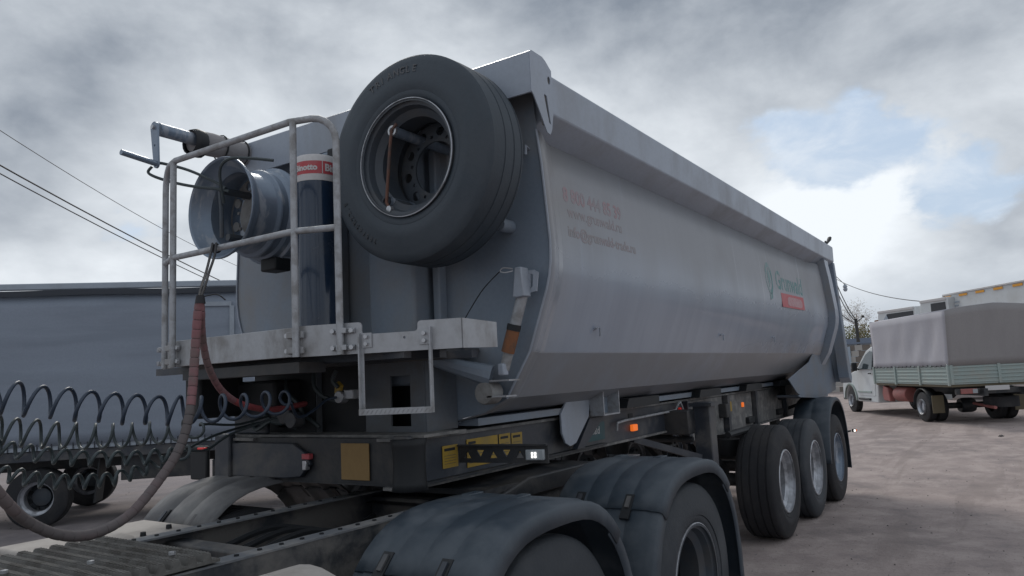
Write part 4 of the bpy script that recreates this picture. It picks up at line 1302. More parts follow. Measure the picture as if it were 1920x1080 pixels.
# ribbed catwalk plate
cw = MB().box((-2.72, -.03, 1.062), (.84, .74, .01)).build('catwalk', M['deckplate'], TC)
for k in range(14):
    x = -2.35 - k * .056
    m_ = MB().prism([(x - .018, 1.067), (x - .012, 1.092), (x + .012, 1.092), (x + .018, 1.067)], 'y', -.40, .345)
    for q in range(36):
        m_.box((x, -.39 + q * .0207, 1.094), (.022, .009, .005))
    m_.build('catwalk_rib', M['deckplate'], cw)
for k in range(4):
    MB().lathe([(.012, 0), (.012, .01), (.001, .012)], (-2.42 - .2 * k, -.30 + .15 * k, 1.096), 'z', 8).build('bolt', M['bolt'], cw)
# tanks and boxes
tk = MB().lathe([(.001, -.62), (.27, -.62), (.30, -.59), (.30, .59), (.27, .62), (.001, .62)], (-3.15, .92, .74), 'x', 36).build('fuel_tank', M['tank'], TC, ang=40)
for q in (-3.5, -2.98):
    MB().lathe([(.303, -.02), (.307, -.018), (.307, .018), (.303, .02)], (q, .92, .74), 'x', 36).build('tank_strap', M['railtop'], tk)
MB().lathe([(.001, .03), (.05, .03), (.055, 0), (.055, -.02)], (-3.25, .92, 1.05), 'z', 16).build('filler_cap', M['tank'], tk)
tk = MB().lathe([(.001, -.62), (.25, -.62), (.29, -.58), (.29, .59), (.27, .62), (.001, .62)], (-2.93, -.92, .815), 'x', 36).build('fuel_tank', M['tank'], TC, ang=40)
for q in (-3.4, -2.65):
    MB().lathe([(.293, -.02), (.298, -.018), (.298, .018), (.293, .02)], (q, -.92, .815), 'x', 36).build('tank_strap', M['railtop'], tk)
bx_ = MB().box((-2.10, .76, .86), (.70, .60, .30)).build('battery_box', M['tank'], TC, bevel=.02)
MB().lathe([(.001, .035), (.09, .03), (.13, .012), (.135, 0)], (-2.20, .62, 1.012), 'z', 24).build('box_lid', M['tank'], bx_)
for q in ((-2.02, .60), (-1.86, .66)):
    MB().lathe([(.001, .02), (.012, .018), (.014, 0)], (q[0], q[1], 1.012), 'z', 8).build('lid_knob', M['dark'], bx_)
MB().box((-2.32, .30, 1.05), (.08, .10, .05)).build('rubber_stop', M['dark'], TC, bevel=.012)
fr = frame((-2.95, .62, 0), (.4, -.9, 0), (0, 0, 1))
plate('lashing_eye', [(-.03, 1.05), (.03, 1.05), (.03, 1.13), (-.03, 1.13)], [[(-.018, 1.09), (.018, 1.09), (.018, 1.118), (-.018, 1.118)]], .02, fr, M['dark'], TC)


# ------------------------------------------------------------------ HOSES
def coil(name, ctr, phs, r, tr, m, label, tail=None, hand=-1):
    """helix about the centre line; phs gives the number of turns reached at each centre point"""
    C_ = smooth_path(ctr, 40)
    F_ = []
    for k in range(len(phs) - 1):
        F_ += [phs[k] + (phs[k + 1] - phs[k]) * q / 40 for q in range(40)]
    F_.append(phs[-1])
    N_ = int((phs[-1] - phs[0]) * 22)
    P = []; A_ = []; j = 0
    for k in range(N_ + 1):
        f_ = phs[0] + (phs[-1] - phs[0]) * k / N_
        while j < len(F_) - 2 and F_[j + 1] < f_: j += 1
        P.append(C_[j].lerp(C_[j + 1], min(max((f_ - F_[j]) / max(F_[j + 1] - F_[j], 1e-9), 0), 1))); A_.append(f_)
    pts = []
    for i, p in enumerate(P):
        t_ = (P[min(i + 1, len(P) - 1)] - P[max(i - 1, 0)]).normalized()
        u = Vector((0, 0, 1)); u = (u - t_ * u.dot(t_)).normalized()
        s_ = t_.cross(u)
        a = hand * 2 * PI * A_[i]
        k = min(1, i / 8, (len(P) - 1 - i) / 8 + .15)
        rad = (r[0] + (r[1] - r[0]) * min(max((A_[i] + 1) / (phs[-1] + 1), 0), 1)) * (1 + .04 * math.sin(i * .13)) * k
        pts.append(p + u * (rad * math.cos(a)) + s_ * (rad * math.sin(a)))
    if tail: pts += smooth_path([pts[-1]] + tail, 6)[1:]
    o_ = MB().tube(pts, tr, 7).build(name, m, None, ang=60)
    return tag(o_, label, 'air hose', 'coiled air hoses between truck and trailer')


coil('spiral_air_hose', [(-6.601, 0.436, 1.698), (-6.323, 0.255, 1.673), (-6.221, 0.23, 1.668), (-6.036, 0.103, 1.629), (-5.861, -0.065, 1.594), (-5.695, -0.223, 1.576), (-5.455, -0.258, 1.577), (-5.134, -0.217, 1.585)],
     [-7, -2.0, -0.7, 1.93, 4.67, 7.35, 9.8, 12.5], (0.065, 0.052), 0.0078, M['hoseblue'], 'topmost blue-black coiled air hose with the widest loops, running to the yellow-levered coupling',
     tail=[(-5.02, -.14, 1.50), (-4.892, -.115, 1.531), (-4.792, -.095, 1.576), (-4.72, -.125, 1.588)])
coil('spiral_air_hose', [(-6.527, 0.348, 1.587), (-6.292, 0.326, 1.558), (-6.188, 0.301, 1.534), (-5.991, 0.192, 1.495), (-5.795, 0.135, 1.477), (-5.647, 0.093, 1.478), (-5.533, 0.066, 1.481), (-5.431, 0.074, 1.487)],
     [-6, -2.4, -0.83, 2.5, 5.3, 7.3, 8.8, 10.0], (0.057, 0.046), 0.0066, M['hosegreen'], 'second coiled air hose from the top, thinner and grey-green, crossing the pale truck sill',
     tail=[(-5.30, .20, 1.49), (-5.05, .30, 1.47), (-4.80, .36, 1.50)])
coil('spiral_air_hose', [(-6.524, 0.352, 1.547), (-6.288, 0.333, 1.494), (-6.206, 0.251, 1.466), (-6.08, 0.177, 1.426), (-5.961, 0.075, 1.399), (-5.846, -0.043, 1.388), (-5.719, -0.146, 1.39), (-5.634, -0.149, 1.399)],
     [-6, -2.4, -0.6, 1.8, 4.2, 6.6, 9.0, 10.2], (0.03, 0.028), 0.0072, M['hosegreen'], 'third coiled hose from the top, its close loops just below the pale truck sill',
     tail=[(-5.25, .28, 1.36), (-5.05, .36, 1.42), (-4.80, .30, 1.49)])
coil('spiral_air_hose', [(-6.519, 0.359, 1.477), (-6.281, 0.342, 1.406), (-6.199, 0.262, 1.366), (-6.077, 0.177, 1.323), (-5.971, 0.093, 1.306), (-5.882, 0.012, 1.308), (-5.8, -0.065, 1.334), (-5.718, -0.106, 1.37)],
     [-6, -2.4, -0.3, 2.6, 5.2, 7.4, 9.4, 11.2], (0.03, 0.024), 0.0072, M['hosegreen'], 'lowest of the four coiled air hoses, hanging in front of the parked truck wheel',
     tail=[(-5.40, .28, 1.36), (-5.10, .42, 1.42), (-4.78, .48, 1.46)])

# wrapped hose bundle: dark core with separate wound wrap turns
HB = thing('wrapped_hose', 'thick dusty red spiral-wrapped hose bundle looping down from the bungee cord', 'hose', (-6.2, -.4, 1.17))
off = Vector((6.2, .4, -1.17))
hA = [(-7.0, -.75, 1.98), (-6.72, -.50, 1.66), (-6.587, -0.461, 1.496), (-6.53, -0.475, 1.40), (-6.46, -0.46, 1.31), (-6.398, -0.43, 1.255), (-6.311, -0.414, 1.200), (-6.217, -0.403, 1.172), (-6.123, -0.4, 1.178), (-6.018, -0.387, 1.222),
      (-5.889, -0.35, 1.322), (-5.81, -0.344, 1.42), (-5.766, -0.34, 1.53), (-5.736, -0.325, 1.661), (-5.717, -0.317, 1.841), (-5.717, -0.335, 1.985), (-5.716, -.349, 2.03)]
hB = [(-5.715, -.348, 2.03), (-5.702, -.336, 1.985), (-5.676, -0.299, 1.93), (-5.634, -0.252, 1.848), (-5.582, -0.214, 1.754), (-5.487, -0.156, 1.663), (-5.381, -0.119, 1.601), (-5.272, -0.093, 1.568), (-5.10, -0.02, 1.545), (-4.9, .06, 1.55), (-4.75, .12, 1.56)]
for nm, pts, rr_ in (('hose_run', hA, .0185), ('hose_run', hB, .0155)):
    P, L = resample(smooth_path([tuple(Vector(p) + off) for p in pts], 10), 120)
    run = MB().tube(P, rr_ * .86, 10).build(nm, M['dark'], HB, ang=60)
    n = int(L / .040)
    Q, _ = resample(P, n * 6)
    for k in range(n):
        seg = Q[k * 6:k * 6 + 7]
        # each turn of wrap is a slightly flared sleeve, leaving a dark gap
        seg = ([seg[0].lerp(seg[1], .25)] if k / n > .72 or pts is hB else [seg[0].lerp(seg[1], .06)]) + seg[1:6] + [seg[5].lerp(seg[6], .90)]
        rs = [rr_ * .95, rr_ * 1.0, rr_ * 1.01, rr_ * 1.01, rr_ * 1.01, rr_ * 1.02, rr_ * .97]
        f_ = k / n
        if pts is hA: mt = M['wrapr'] if f_ > .80 else M['wrapd']
        else: mt = M['wrapr'] if f_ < .45 else M['wrapred']
        MB().tube(seg, rs, 10).build('wrap_turn', mt, run, ang=60)
m_ = MB()
for pp in ([(-5.715, -.352, 2.045), (-5.63, -.26, 2.12), (-5.552, -.172, 2.191), (-5.44, -.05, 2.29), (-5.342, .075, 2.385)], [(-5.72, -.344, 2.045), (-5.64, -.25, 2.12), (-5.56, -.159, 2.187), (-5.45, -.03, 2.29), (-5.349, .095, 2.385)]):
    m_.tube(smooth_path(pp, 4), .006, 6)
m_.lathe([(.020, -.010), (.025, -.008), (.025, .008), (.020, .010)], (-5.335, .085, 2.36), 'y', 12)
m_.tube([(-5.716, -.349, 2.055), (-5.716, -.349, 2.02)], [.016, .022], 10)
m_.tube(smooth_path([(-5.70, -.34, 2.05), (-5.66, -.38, 2.06), (-5.63, -.40, 2.035)], 4), .003, 5)
tag(m_.build('bungee_cord', M['cable'], None, ang=60), 'thin black doubled bungee cord tied round the middle rail holding the wrapped hose', 'cord')

# ------------------------------------------------------------------ CURTAIN TRUCK (left)
CT = thing('curtainside_truck', 'blue-grey curtainside truck parked beyond the coiled hoses at the left', 'truck', (-2.74, 7.35, 0), math.atan2(-.70, .714))
# local: x towards the right end, -y faces the camera
X0, X1 = -6.2, 4.1
nseg = 60
m_ = MB()
rows = 12
for i in range(nseg + 1):
    x = X0 + (X1 - X0) * i / nseg
    for j in range(rows + 1):
        z = 1.06 + 1.96 * j / rows
        y = -.0 + .012 * math.sin(j * 2.4 + i * .11) + .010 * noise.noise(Vector((x * 1.2, z * 3, 1)))
        m_.v.append(Vector((x, y, z)))
m_.f = [(i * (rows + 1) + j, (i + 1) * (rows + 1) + j, (i + 1) * (rows + 1) + j + 1, i * (rows + 1) + j + 1) for i in range(nseg) for j in range(rows)]
m_.mi = [0] * len(m_.f)
m_.build('side_curtain', M['curtain'], CT, ang=80, solid=.006)
MB().box(((X0 + X1) / 2, 1.25, 2.06), (X1 - X0 - .02, 2.40, 2.0)).build('load_body', M['curtain'], CT)
MB().box(((X0 + X1) / 2, .0, 3.145), (X1 - X0, .08, .085)).build('roof_rail', M['curtrail'], CT, bevel=.012)
m_ = MB()
gp = []
for i in range(41):
    x = X0 + (X1 - X0) * i / 40
    gp.append((x, -.045, 3.055 + .012 * noise.noise(Vector((x, 0, 0)))))
for a, b_ in zip(gp[:-1], gp[1:]): m_.bar(a, b_, .02, .075)
m_.build('gutter_strip', M['gutter'], CT)
MB().box(((X0 + X1) / 2, .05, 1.035), (X1 - X0, .10, .07)).build('side_sill', M['curtrail'], CT, bevel=.006)
m_ = MB()
for k in range(120): m_.box((X0 + .05 + k * .085, -.012, 1.045), (.012, .012, .085))
m_.build('curtain_buckles', M['gutter'], CT, kind='stuff')
MB().box(((X0 + X1) / 2, .06, .93), (X1 - X0, .08, .13)).build('lower_rail', M['chassis'], CT, bevel=.006)
MB().box(((X0 + X1) / 2, 1.2, .80), (X1 - X0 - .3, .85, .22)).build('truck_frame', M['black'], CT)
for wx in (-.16, -4.3):
    for s in (0, 1):
        wo_ = wheel(CT, (wx, .24 + s * 1.95, .385), R=.385, w_=.26, side=-1, rim='silver', tyre='rubberd', disc_y=.16, rf=.245, hubm='rimdark')
MB().box((1.3, .35, .72), (.9, .45, .35)).build('tool_box', M['black'], CT, bevel=.01)
MB().prism([(.52, .28), (.54, .28), (.60, .85), (.58, .85)], 'y', .12, .44).build('mudflap', M['dark'], CT)
MB().box((2.6, .30, .62), (1.2, .4, .24)).build('pallet_box', M['black'], CT, bevel=.01)
MB().box((X1 - .03, .02, 2.1), (.05, .02, 1.9)).build('curtain_pole', M['curtrail'], CT)
# pale tape on the curtain corner
MB().box((2.05, -.03, 2.86), (.45, .003, .06)).build('tape_strip', M['curtrail'], CT)
MB().box((2.28, -.03, 2.62), (.06, .003, .42)).build('tape_strip', M['curtrail'], CT)

# ------------------------------------------------------------------ CANVAS TRUCK (right)
GT = thing('canvas_pickup_truck', 'small white truck with grey canvas cover and ribbed grey sideboards at the right', 'truck', (11.25, -2.055, .15), R_(29.0))
# local: x forward from the rear corner, left side at y=0, right side at y=-2.05; heights over the ground there
BL, BWd = 4.05, 2.06
zb0, zb1, zc, zr = .88, 1.30, 2.49, 2.61
m_ = MB()
# canvas sides with slight slack
for nm, y, mt in (('canvas_side', 0.0, 'canvas'), ('canvas_side', -BWd, 'canvas')):
    m2 = MB()
    for i in range(25):
        for j in range(9):
            x = BL * i / 24; f_ = j / 8
            z = zb1 - .03 + (zc - zb1 + .03) * f_
            sl_ = (.014 * math.sin(i * .9) + .055 * noise.noise(Vector((x * 2.4 + z * .9, z * .7, 2))) - .03) * math.sin(PI * f_) ** .7
            m2.v.append(Vector((x - .10 * f_ * (1 - i / 24), y + (sl_ if y == 0 else -sl_), z + .010 * math.sin(x * 22) * (1 - min(1, f_ * 6)))))
    m2.f = [(i * 9 + j, (i + 1) * 9 + j, (i + 1) * 9 + j + 1, i * 9 + j + 1) for i in range(24) for j in range(8)]
    m2.mi = [0] * len(m2.f)
    m2.build(nm, M[mt], GT, ang=80, solid=.006)
m2 = MB()
for i in range(19):
    for j in range(9):
        y = -BWd * i / 18; f_ = j / 8
        top = zc + (zr - zc) * (1 - abs(i - 9) / 9) ** .6
        z = zb1 - .02 + (top - zb1 + .02) * f_
        m2.v.append(Vector((-.02 - .09 * f_ + .022 * math.sin(i * 1.9) * math.sin(PI * min(1, f_ * 1.1)), y, z)))
m2.f = [(i * 9 + j, (i + 1) * 9 + j, (i + 1) * 9 + j + 1, i * 9 + j + 1) for i in range(18) for j in range(8)]
m2.mi = [0] * len(m2.f)
m2.build('canvas_rear', M['canvasr'], GT, ang=80, solid=.006)
m2 = MB()
for i in range(19):
    top = zc + (zr - zc) * (1 - abs(i - 9) / 9) ** .6
    for q in range(2): m2.v.append(Vector(((-.11, BL)[q], -BWd * i / 18, top)))
m2.f = [(2 * i, 2 * i + 1, 2 * i + 3, 2 * i + 2) for i in range(18)]
m2.mi = [0] * len(m2.f)
m2.build('canvas_roof', M['canvas'], GT, ang=60, solid=.006)
MB().box((BL, -BWd / 2, 1.9), (.01, BWd - .02, 1.25)).build('canvas_front', M['canvas'], GT)
m_ = MB()
for k in range(19): m_.lathe([(.001, -.006), (.014, -.006), (.014, .006), (.001, .006)], (.08 + k * .217, .010, zb1 - .005 + .010 * math.sin((.08 + k * .217) * 22)), 'y', 8)
m_.build('eyelets', M['dark'], GT, kind='stuff')
MB().tube([(.02 + k * .1085, .016, zb1 - .012 - .02 * (k % 2)) for k in range(38)], .005, 5).build('lashing_cord', M['dark'], GT)
# sideboards: recessed panels with ribs and posts
for y, sg in ((0, 1), (-BWd, -1)):
    for k in range(3):
        xa, xb = .06 + k * 1.33, 1.33 + k * 1.33
        bd = MB().box(((xa + xb) / 2, y - .01 * sg, (zb0 + zb1) / 2), (xb - xa, .02, zb1 - zb0)).build('sideboard', M['board'], GT)
        for q in range(5):
            MB().box(((xa + xb) / 2, y + .006 * sg, zb0 + .05 + q * .08), (xb - xa - .06, .014, .030)).build('rib', M['board'], bd, bevel=.005)
    for xp in (.02, 1.37, 2.70, 4.03):
        MB().box((xp, y + .012 * sg, (zb0 + zb1) / 2 - .01), (.07, .04, zb1 - zb0 + .03)).build('board_post', M['board'], GT, bevel=.005)
rb = MB().box((-.01, -BWd / 2, (zb0 + zb1) / 2), (.02, BWd, zb1 - zb0)).build('tailboard', M['board'], GT)
for q in range(5):
    MB().box((-.026, -BWd / 2, zb0 + .05 + q * .08), (.014, BWd - .14, .030)).build('rib', M['board'], rb, bevel=.005)
for yp in (-.04, -1.03, -2.02):
    MB().box((-.03, yp, (zb0 + zb1) / 2), (.03, .06, zb1 - zb0)).build('board_post', M['board'], GT, bevel=.004)
MB().box((BL / 2, -BWd / 2, zb0 - .03), (BL, BWd - .06, .05)).build('bed_floor', M['olive'], GT)
for y in (-.62, -1.44):
    MB().box((3.1, y, .70), (6.6, .08, .16)).build('chassis_rail', M['black'], GT)
# running gear and undersides
for (wx, yy) in ((1.50, -.13), (1.50, -1.93), (6.05, -.16), (6.05, -1.90)):
    wheel(GT, (wx, yy, .345), R=.345, w_=.21, side=1 if yy > -1 else -1, rim='silver', tyre='rubberd', disc_y=.0, rf=.215)
for yy in (-.38, -1.68):
    tyre_mb(.345, .21, 28, rin=.21).build('inner_tyre', M['rubberd'], GT, loc=(1.50, yy, .345))
MB().tube([(1.5, -.3, .345), (1.5, -1.8, .345)], .07, 10).build('rear_axle', M['black'], GT)
MB().lathe([(.001, -.16), (.15, -.16), (.17, -.1), (.17, .1), (.15, .16), (.001, .16)], (1.5, -1.03, .345), 'y', 16).build('differential', M['black'], GT)
for yy in (-.13, -1.93):
    MB().lathe([(.42, -.12), (.42, .12)], (1.5, yy, .35), 'y', 16, 0, PI).build('wheel_guard', M['dark'], GT, solid=.01)
    MB().box((.98, yy - .02, .42), (.02, .26, .40)).build('mudflap', M['olive'], GT)
MB().lathe([(.001, -.35), (.17, -.35), (.19, -.32), (.19, .32), (.17, .35), (.001, .35)], (2.85, -.25, .60), 'x', 20).build('side_tank', M['redd'], GT, ang=40)
MB().prism([(3.35, .40), (3.75, .42), (3.82, .60), (3.72, .82), (3.45, .74)], 'y', -.20, -.06).build('side_guard', M['redd'], GT, bevel=.02)
MB().box((-.02, -BWd / 2, .72), (.08, 1.9, .12)).build('rear_cross_bar', M['black'], GT, bevel=.01)
for yy in (-.33, -1.72):
    tl = MB().box((-.075, yy, .73), (.04, .34, .11)).build('tail_lamp', M['redd'], GT, bevel=.01)
    MB().box((-.098, yy - .12, .73), (.01, .10, .09)).build('lamp_lens', M['lampG'], tl)
MB().box((-.085, -.92, .78), (.01, .50, .10)).build('number_plate', M['offw'], GT, bevel=.004)
MB().lathe([(.19, -.11), (.345, -.11), (.345, .11), (.19, .11), (.19, -.11)], (-.0 + .45, -1.25, .46), 'z', 20).build('spare_tyre', M['rubberd'], GT)
MB().tube([(1.1, -1.0, .40), (.2, -.9, .36), (-.05, -.85, .36)], .035, 8).build('exhaust_pipe', M['redd'], GT)
# cab: side outline extruded, with wheel arch, windows, mirror
cabo = [(4.12, .34), (4.12, 1.80), (4.30, 1.87), (4.55, 1.86), (4.88, 1.75), (5.55, 1.22), (6.22, 1.10), (6.60, .98), (6.70, .78), (6.72, .40), (6.52, .34)]
arch = [(6.05 + .44 * math.cos(a), .36 + .44 * math.sin(a)) for a in [PI * k / 12 for k in range(13)]]
outl = cabo + arch[0:13]
outl = cabo[:-1] + [(6.50, .36)] + arch[1:12] + [(5.60, .36), (5.58, .34)]
cb = MB()
n = len(outl)
cb.v = []
ins = lambda z: .0 + max(0, z - 1.25) * .16
for y0 in (0, 1):
    for (x, z) in outl:
        y = (-.06 - ins(z)) if y0 == 0 else (-BWd + .06 + ins(z))
        cb.v.append(Vector((x, y, z)))
cb.f = [tuple(range(n)), tuple(range(2 * n - 1, n - 1, -1))] + [(i, n + i, n + (i + 1) % n, (i + 1) % n) for i in range(n)]
cb.mi = [0] * len(cb.f)
cb.build('cab', M['white'], GT, bevel=.025, ang=30)
for sg, yb_ in ((1, -.06), (-1, -BWd + .06)):
    def Y(z, o_=.0): return yb_ + sg * (-ins(z) + o_)
    win = [(4.36, 1.25), (4.36, 1.73), (4.58, 1.75), (4.84, 1.66), (5.36, 1.25)]
    w2 = MB(); w2.v = [Vector((x, Y(z, .008), z)) for x, z in win] + [Vector((x, Y(z, -.02), z)) for x, z in win]
    w2.f = [tuple(range(5)), (9, 8, 7, 6, 5)] + [(i, 5 + i, 5 + (i + 1) % 5, (i + 1) % 5) for i in range(5)]; w2.mi = [0] * 7
    dr = [(4.28, .52), (4.28, 1.79), (4.58, 1.81), (4.87, 1.71), (5.48, 1.21), (5.46, .80), (5.40, .52)]
    d2 = MB(); nn = len(dr)
    d2.v = [Vector((x, Y(z, .004), z)) for x, z in dr] + [Vector((x, Y(z, -.03), z)) for x, z in dr]
    d2.f = [tuple(range(nn)), tuple(range(2 * nn - 1, nn - 1, -1))] + [(i, nn + i, nn + (i + 1) % nn, (i + 1) % nn) for i in range(nn)]; d2.mi = [0] * (nn + 2)
    dd = d2.build('door', M['white'], GT, bevel=.004)
    w2.build('door_glass', M['glass'], dd)
    MB().box((4.50, Y(1.13, .02), 1.13), (.16, .03, .035)).build('door_handle', M['dark'], dd, bevel=.006)
    MB().box((5.0, Y(.62, .01), .62), (1.0, .02, .05)).build('door_trim', M['board'], dd, bevel=.004)
    MB().box((5.0, Y(.40, .02), .42), (.8, .06, .06)).build('side_step', M['black'], GT, bevel=.01)
    mi_ = MB().box((5.22, Y(1.32, .16), 1.33), (.10, .14, .24)).build('mirror', M['dark'], GT, bevel=.02)
    MB().bar((5.28, Y(1.24, 0), 1.24), (5.23, Y(1.32, .12), 1.30), .03, .03).build('mirror_arm', M['dark'], mi_)
    m2 = MB().lathe([(.44, -.015), (.49, -.01), (.49, .01), (.44, .015)], (6.05, yb_ + sg * .02, .36), 'y', 16, 0, PI)
    m2.build('arch_trim', M['board'], GT, solid=.004)
wsx = MB(); wsx.v = [Vector((4.95, -.26, 1.70)), Vector((4.95, -BWd + .26, 1.70)), Vector((5.53, -BWd + .16, 1.24)), Vector((5.53, -.16, 1.24))]
wsx.v = [v + Vector((.012, 0, .012)) for v in wsx.v]; wsx.f = [(0, 1, 2, 3)]; wsx.mi = [0]
wsx.build('windscreen', M['glass'], GT, solid=.006)
for q in (-.5, -1.1):
    MB().bar((5.58, q, 1.25), (5.26, q - .35, 1.50), .012, .014, (.7, 0, .7)).build('wiper', M['dark'], GT)
MB().box((6.74, -BWd / 2, .46), (.12, 1.9, .22)).build('front_bumper', M['black'], GT, bevel=.03)
for yy in (-.28, -1.78):
    MB().box((6.66, yy, .88), (.10, .30, .18)).build('headlight', M['lampG'], GT, bevel=.03)
MB().box((6.70, -BWd / 2, .86), (.05, .9, .16)).build('grille', M['dark'], GT, bevel=.02)

# small marker glow by the rear fender: the trailer's rear side marker
MB().tube([(3.26, -1.20, .70), (3.34, -1.30, .72)], .012, 6).build('marker_stalk', M['dark'], TR)
rm = MB().box((3.36, -1.34, .725), (.05, .05, .04)).build('rear_marker', M['dark'], TR, bevel=.006)
MB().box((3.33, -1.352, .725), (.012, .02, .026)).build('marker_led', M['lampW'], rm)
MB().box((3.37, -1.368, .725), (.02, .006, .024)).build('marker_lens', M['orangeG'], rm)

# ------------------------------------------------------------------ white box truck and two vans behind it
BT = thing('white_box_truck', 'tall white box truck with orange reflector strips along its roof edge, behind the canvas truck', 'truck', (22.3, -1.50, .30), math.atan2(-2.35, -3.3))
# local x runs along the side that faces the camera, -x end is the corner seen at the left
LBX = 8.5
MB().box((LBX / 2, 1.2, 2.10), (LBX, 2.4, 2.75)).build('cargo_box', M['white'], BT, bevel=.02)
MB().box((LBX / 2, -.015, 3.46), (LBX, .05, .06)).build('roof_edge', M['offw'], BT, bevel=.01)
MB().box((.02, -.02, 2.1), (.06, .04, 2.7)).build('corner_edge', M['offw'], BT, bevel=.01)
for k in range(9):
    MB().box((.24 + k * .86, -.018, 3.37), (.42, .006, .075)).build('reflector_strip', M['orange'], BT)
MB().box((.09, -.018, 3.18), (.09, .006, .42)).build('reflector_strip', M['orange'], BT)
for k in range(2):
    MB().box((.62, -.018, 3.16 - k * .12), (.48 - .1 * k, .006, .045)).build('faded_print', M['curtrail'], BT)
MB().box((LBX / 2, 1.2, .62), (LBX, .8, .2)).build('truck_frame', M['black'], BT)
for wx in (1.6, 7.2):
    for yy in (.18, 2.22):
        wheel(BT, (wx, yy, .45), R=.45, w_=.26, side=-1 if yy < 1 else 1, rim='silver', tyre='rubberd', disc_y=.03, rf=.26, detail=False)
MB().prism([(LBX + .1, .5), (LBX + 2.1, .5), (LBX + 2.1, 1.5), (LBX + 1.7, 2.5), (LBX + .1, 2.5)], 'y', .1, 2.3).build('cab', M['white'], BT, bevel=.06)
MB().box((-.012, 1.2, 2.1), (.02, 2.3, 2.6)).build('rear_doors', M['white'], BT)

VN = 'white high-roofed truck bodies behind the canvas cover'


def van(loc, rz, zt_, label, wlen, gear):
    V_ = thing('white_box_body_truck', label, 'truck', loc, rz, VN)
    MB().prism([(0, .75), (0, zt_ - .22), (.05, zt_ - .06), (.14, zt_), (wlen, zt_), (wlen, .75)], 'y', 0, 2.1).build('cargo_body', M['white'], V_, bevel=.03)
    MB().box((wlen / 2, -.012, zt_ - .05), (wlen - .1, .05, .10)).build('roof_edge', M['offw'], V_, bevel=.015)
    MB().prism([(.5, 1.6), (.56, zt_ - .16), (wlen - .10, zt_ - .16), (wlen - .06, 1.6)], 'y', -.008, .03).build('dark_side_opening', M['glassd'], V_)
    if gear:
        MB().prism([(.50, zt_ - .52), (.40, zt_ - .34), (.56, zt_ - .20), (.66, zt_ - .40), (.58, zt_ - .62)], 'y', -.03, -.012).build('side_gear', M['curtrail'], V_)
    for wx in (.7, wlen - .8):
        for yy in (.15, 1.95):
            wheel(V_, (wx, yy, .38), R=.38, w_=.22, side=-1 if yy < 1 else 1, rim='silver', tyre='rubberd', disc_y=.02, rf=.22, detail=False)
    MB().box((wlen / 2, 1.05, .62), (wlen - .1, .9, .2)).build('truck_frame', M['black'], V_)
    return V_


van((25.6, 1.05, .2), math.atan2(-1.44, -1.5), 3.38, 'white box body truck with a dark open side, leftmost above the canvas cover', 2.15, True)
van((22.6, -.72, .2), math.atan2(-1.6, -1.7), 3.46, 'white box body truck with dark open side, touching the tall white box corner', 1.35, False)

# ------------------------------------------------------------------ fence, buildings, pole, tree
FN = thing('block_fence', 'tall yard fence of pale and brown staggered blocks beyond the white cab', 'fence', (31.6, 3.3, .15))
fd = Vector((.25, -.97, 0)).normalized()
FNx = MB()
cnt = 0
me_cache = {}


def block(parent, m, c, ax3, size, name='block'):
    key = (m.name, size)
    if key not in me_cache:
        mbb = MB().box((0, 0, 0), size)
        o_ = mbb.build(name, m, parent, smooth=False)
        me_cache[key] = o_.data
    else:
        o_ = link(name, me_cache[key], parent)
    o_.location = c
    o_.rotation_euler = (0, 0, math.atan2(ax3.y, ax3.x))
    return o_


rows_ = 8; cols_ = 26
for i in range(cols_):
    for j in range(rows_):
        if cnt >= 296: break
        c_ = fd * ((i - 9) * .34 + (.17 if j % 2 else 0)) + Vector((0, 0, .16 + j * .28))
        a_ = (i * 2 + j) % 4 < 2
        block(FN, M['tileB'] if a_ else M['tileA'], c_, fd, (.325, .12 if a_ else .13, .262)); cnt += 1
MB().bar(fd * -12 + Vector((.0, 0, 2.35)), fd * 30 + Vector((0, 0, 2.35)), .20, .08).build('coping', M['roofb'], FN)
nb_ = Vector((fd.y, -fd.x, 0))
MB().bar(fd * -3.2 + Vector((0, 0, 1.14)), fd * -12 + Vector((0, 0, 1.14)), .12, 2.28).build('plain_panel', M['tileA'], FN)
MB().bar(fd * 6.0 + Vector((0, 0, 1.14)), fd * 30 + Vector((0, 0, 1.14)), .12, 2.28).build('plain_panel', M['tileA'], FN)
MB().bar(fd * 0.02 + nb_ * -.0 + Vector((-.12, 0, 1.75)), fd * .16 + Vector((-.12, 0, 1.75)), .03, .9).build('pale_sheet', M['wallb'], FN)

BD = thing('low_building', 'low pale blue building with a blue-grey roof edge beyond the block fence', 'building', (58, 6, .2))
MB().box((3, -2, 1.4), (6, 34, 2.8)).build('wall', M['wallb'], BD)
MB().box((2.9, -2, 3.02), (6.8, 35, .42)).build('roof', M['roofb'], BD)
for k in range(9):
    MB().box((-.03, -16 + k * 3.6, 2.2), (.08, 1.6, .45)).build('window', M['glass'], BD)
BR = thing('rust_brown_shed', 'rust brown gabled shed showing over the roof left of the canvas truck', 'building', (66, 6.4, .2))
MB().box((2, -1.2, 2.2), (4, 2.6, 4.4)).build('wall', M['brick'], BR)
MB().prism([(-2.7, 4.4), (.3, 4.4), (.0, 4.95), (-1.6, 5.15)], 'x', -.2, 4.2).build('roof', M['brick'], BR)


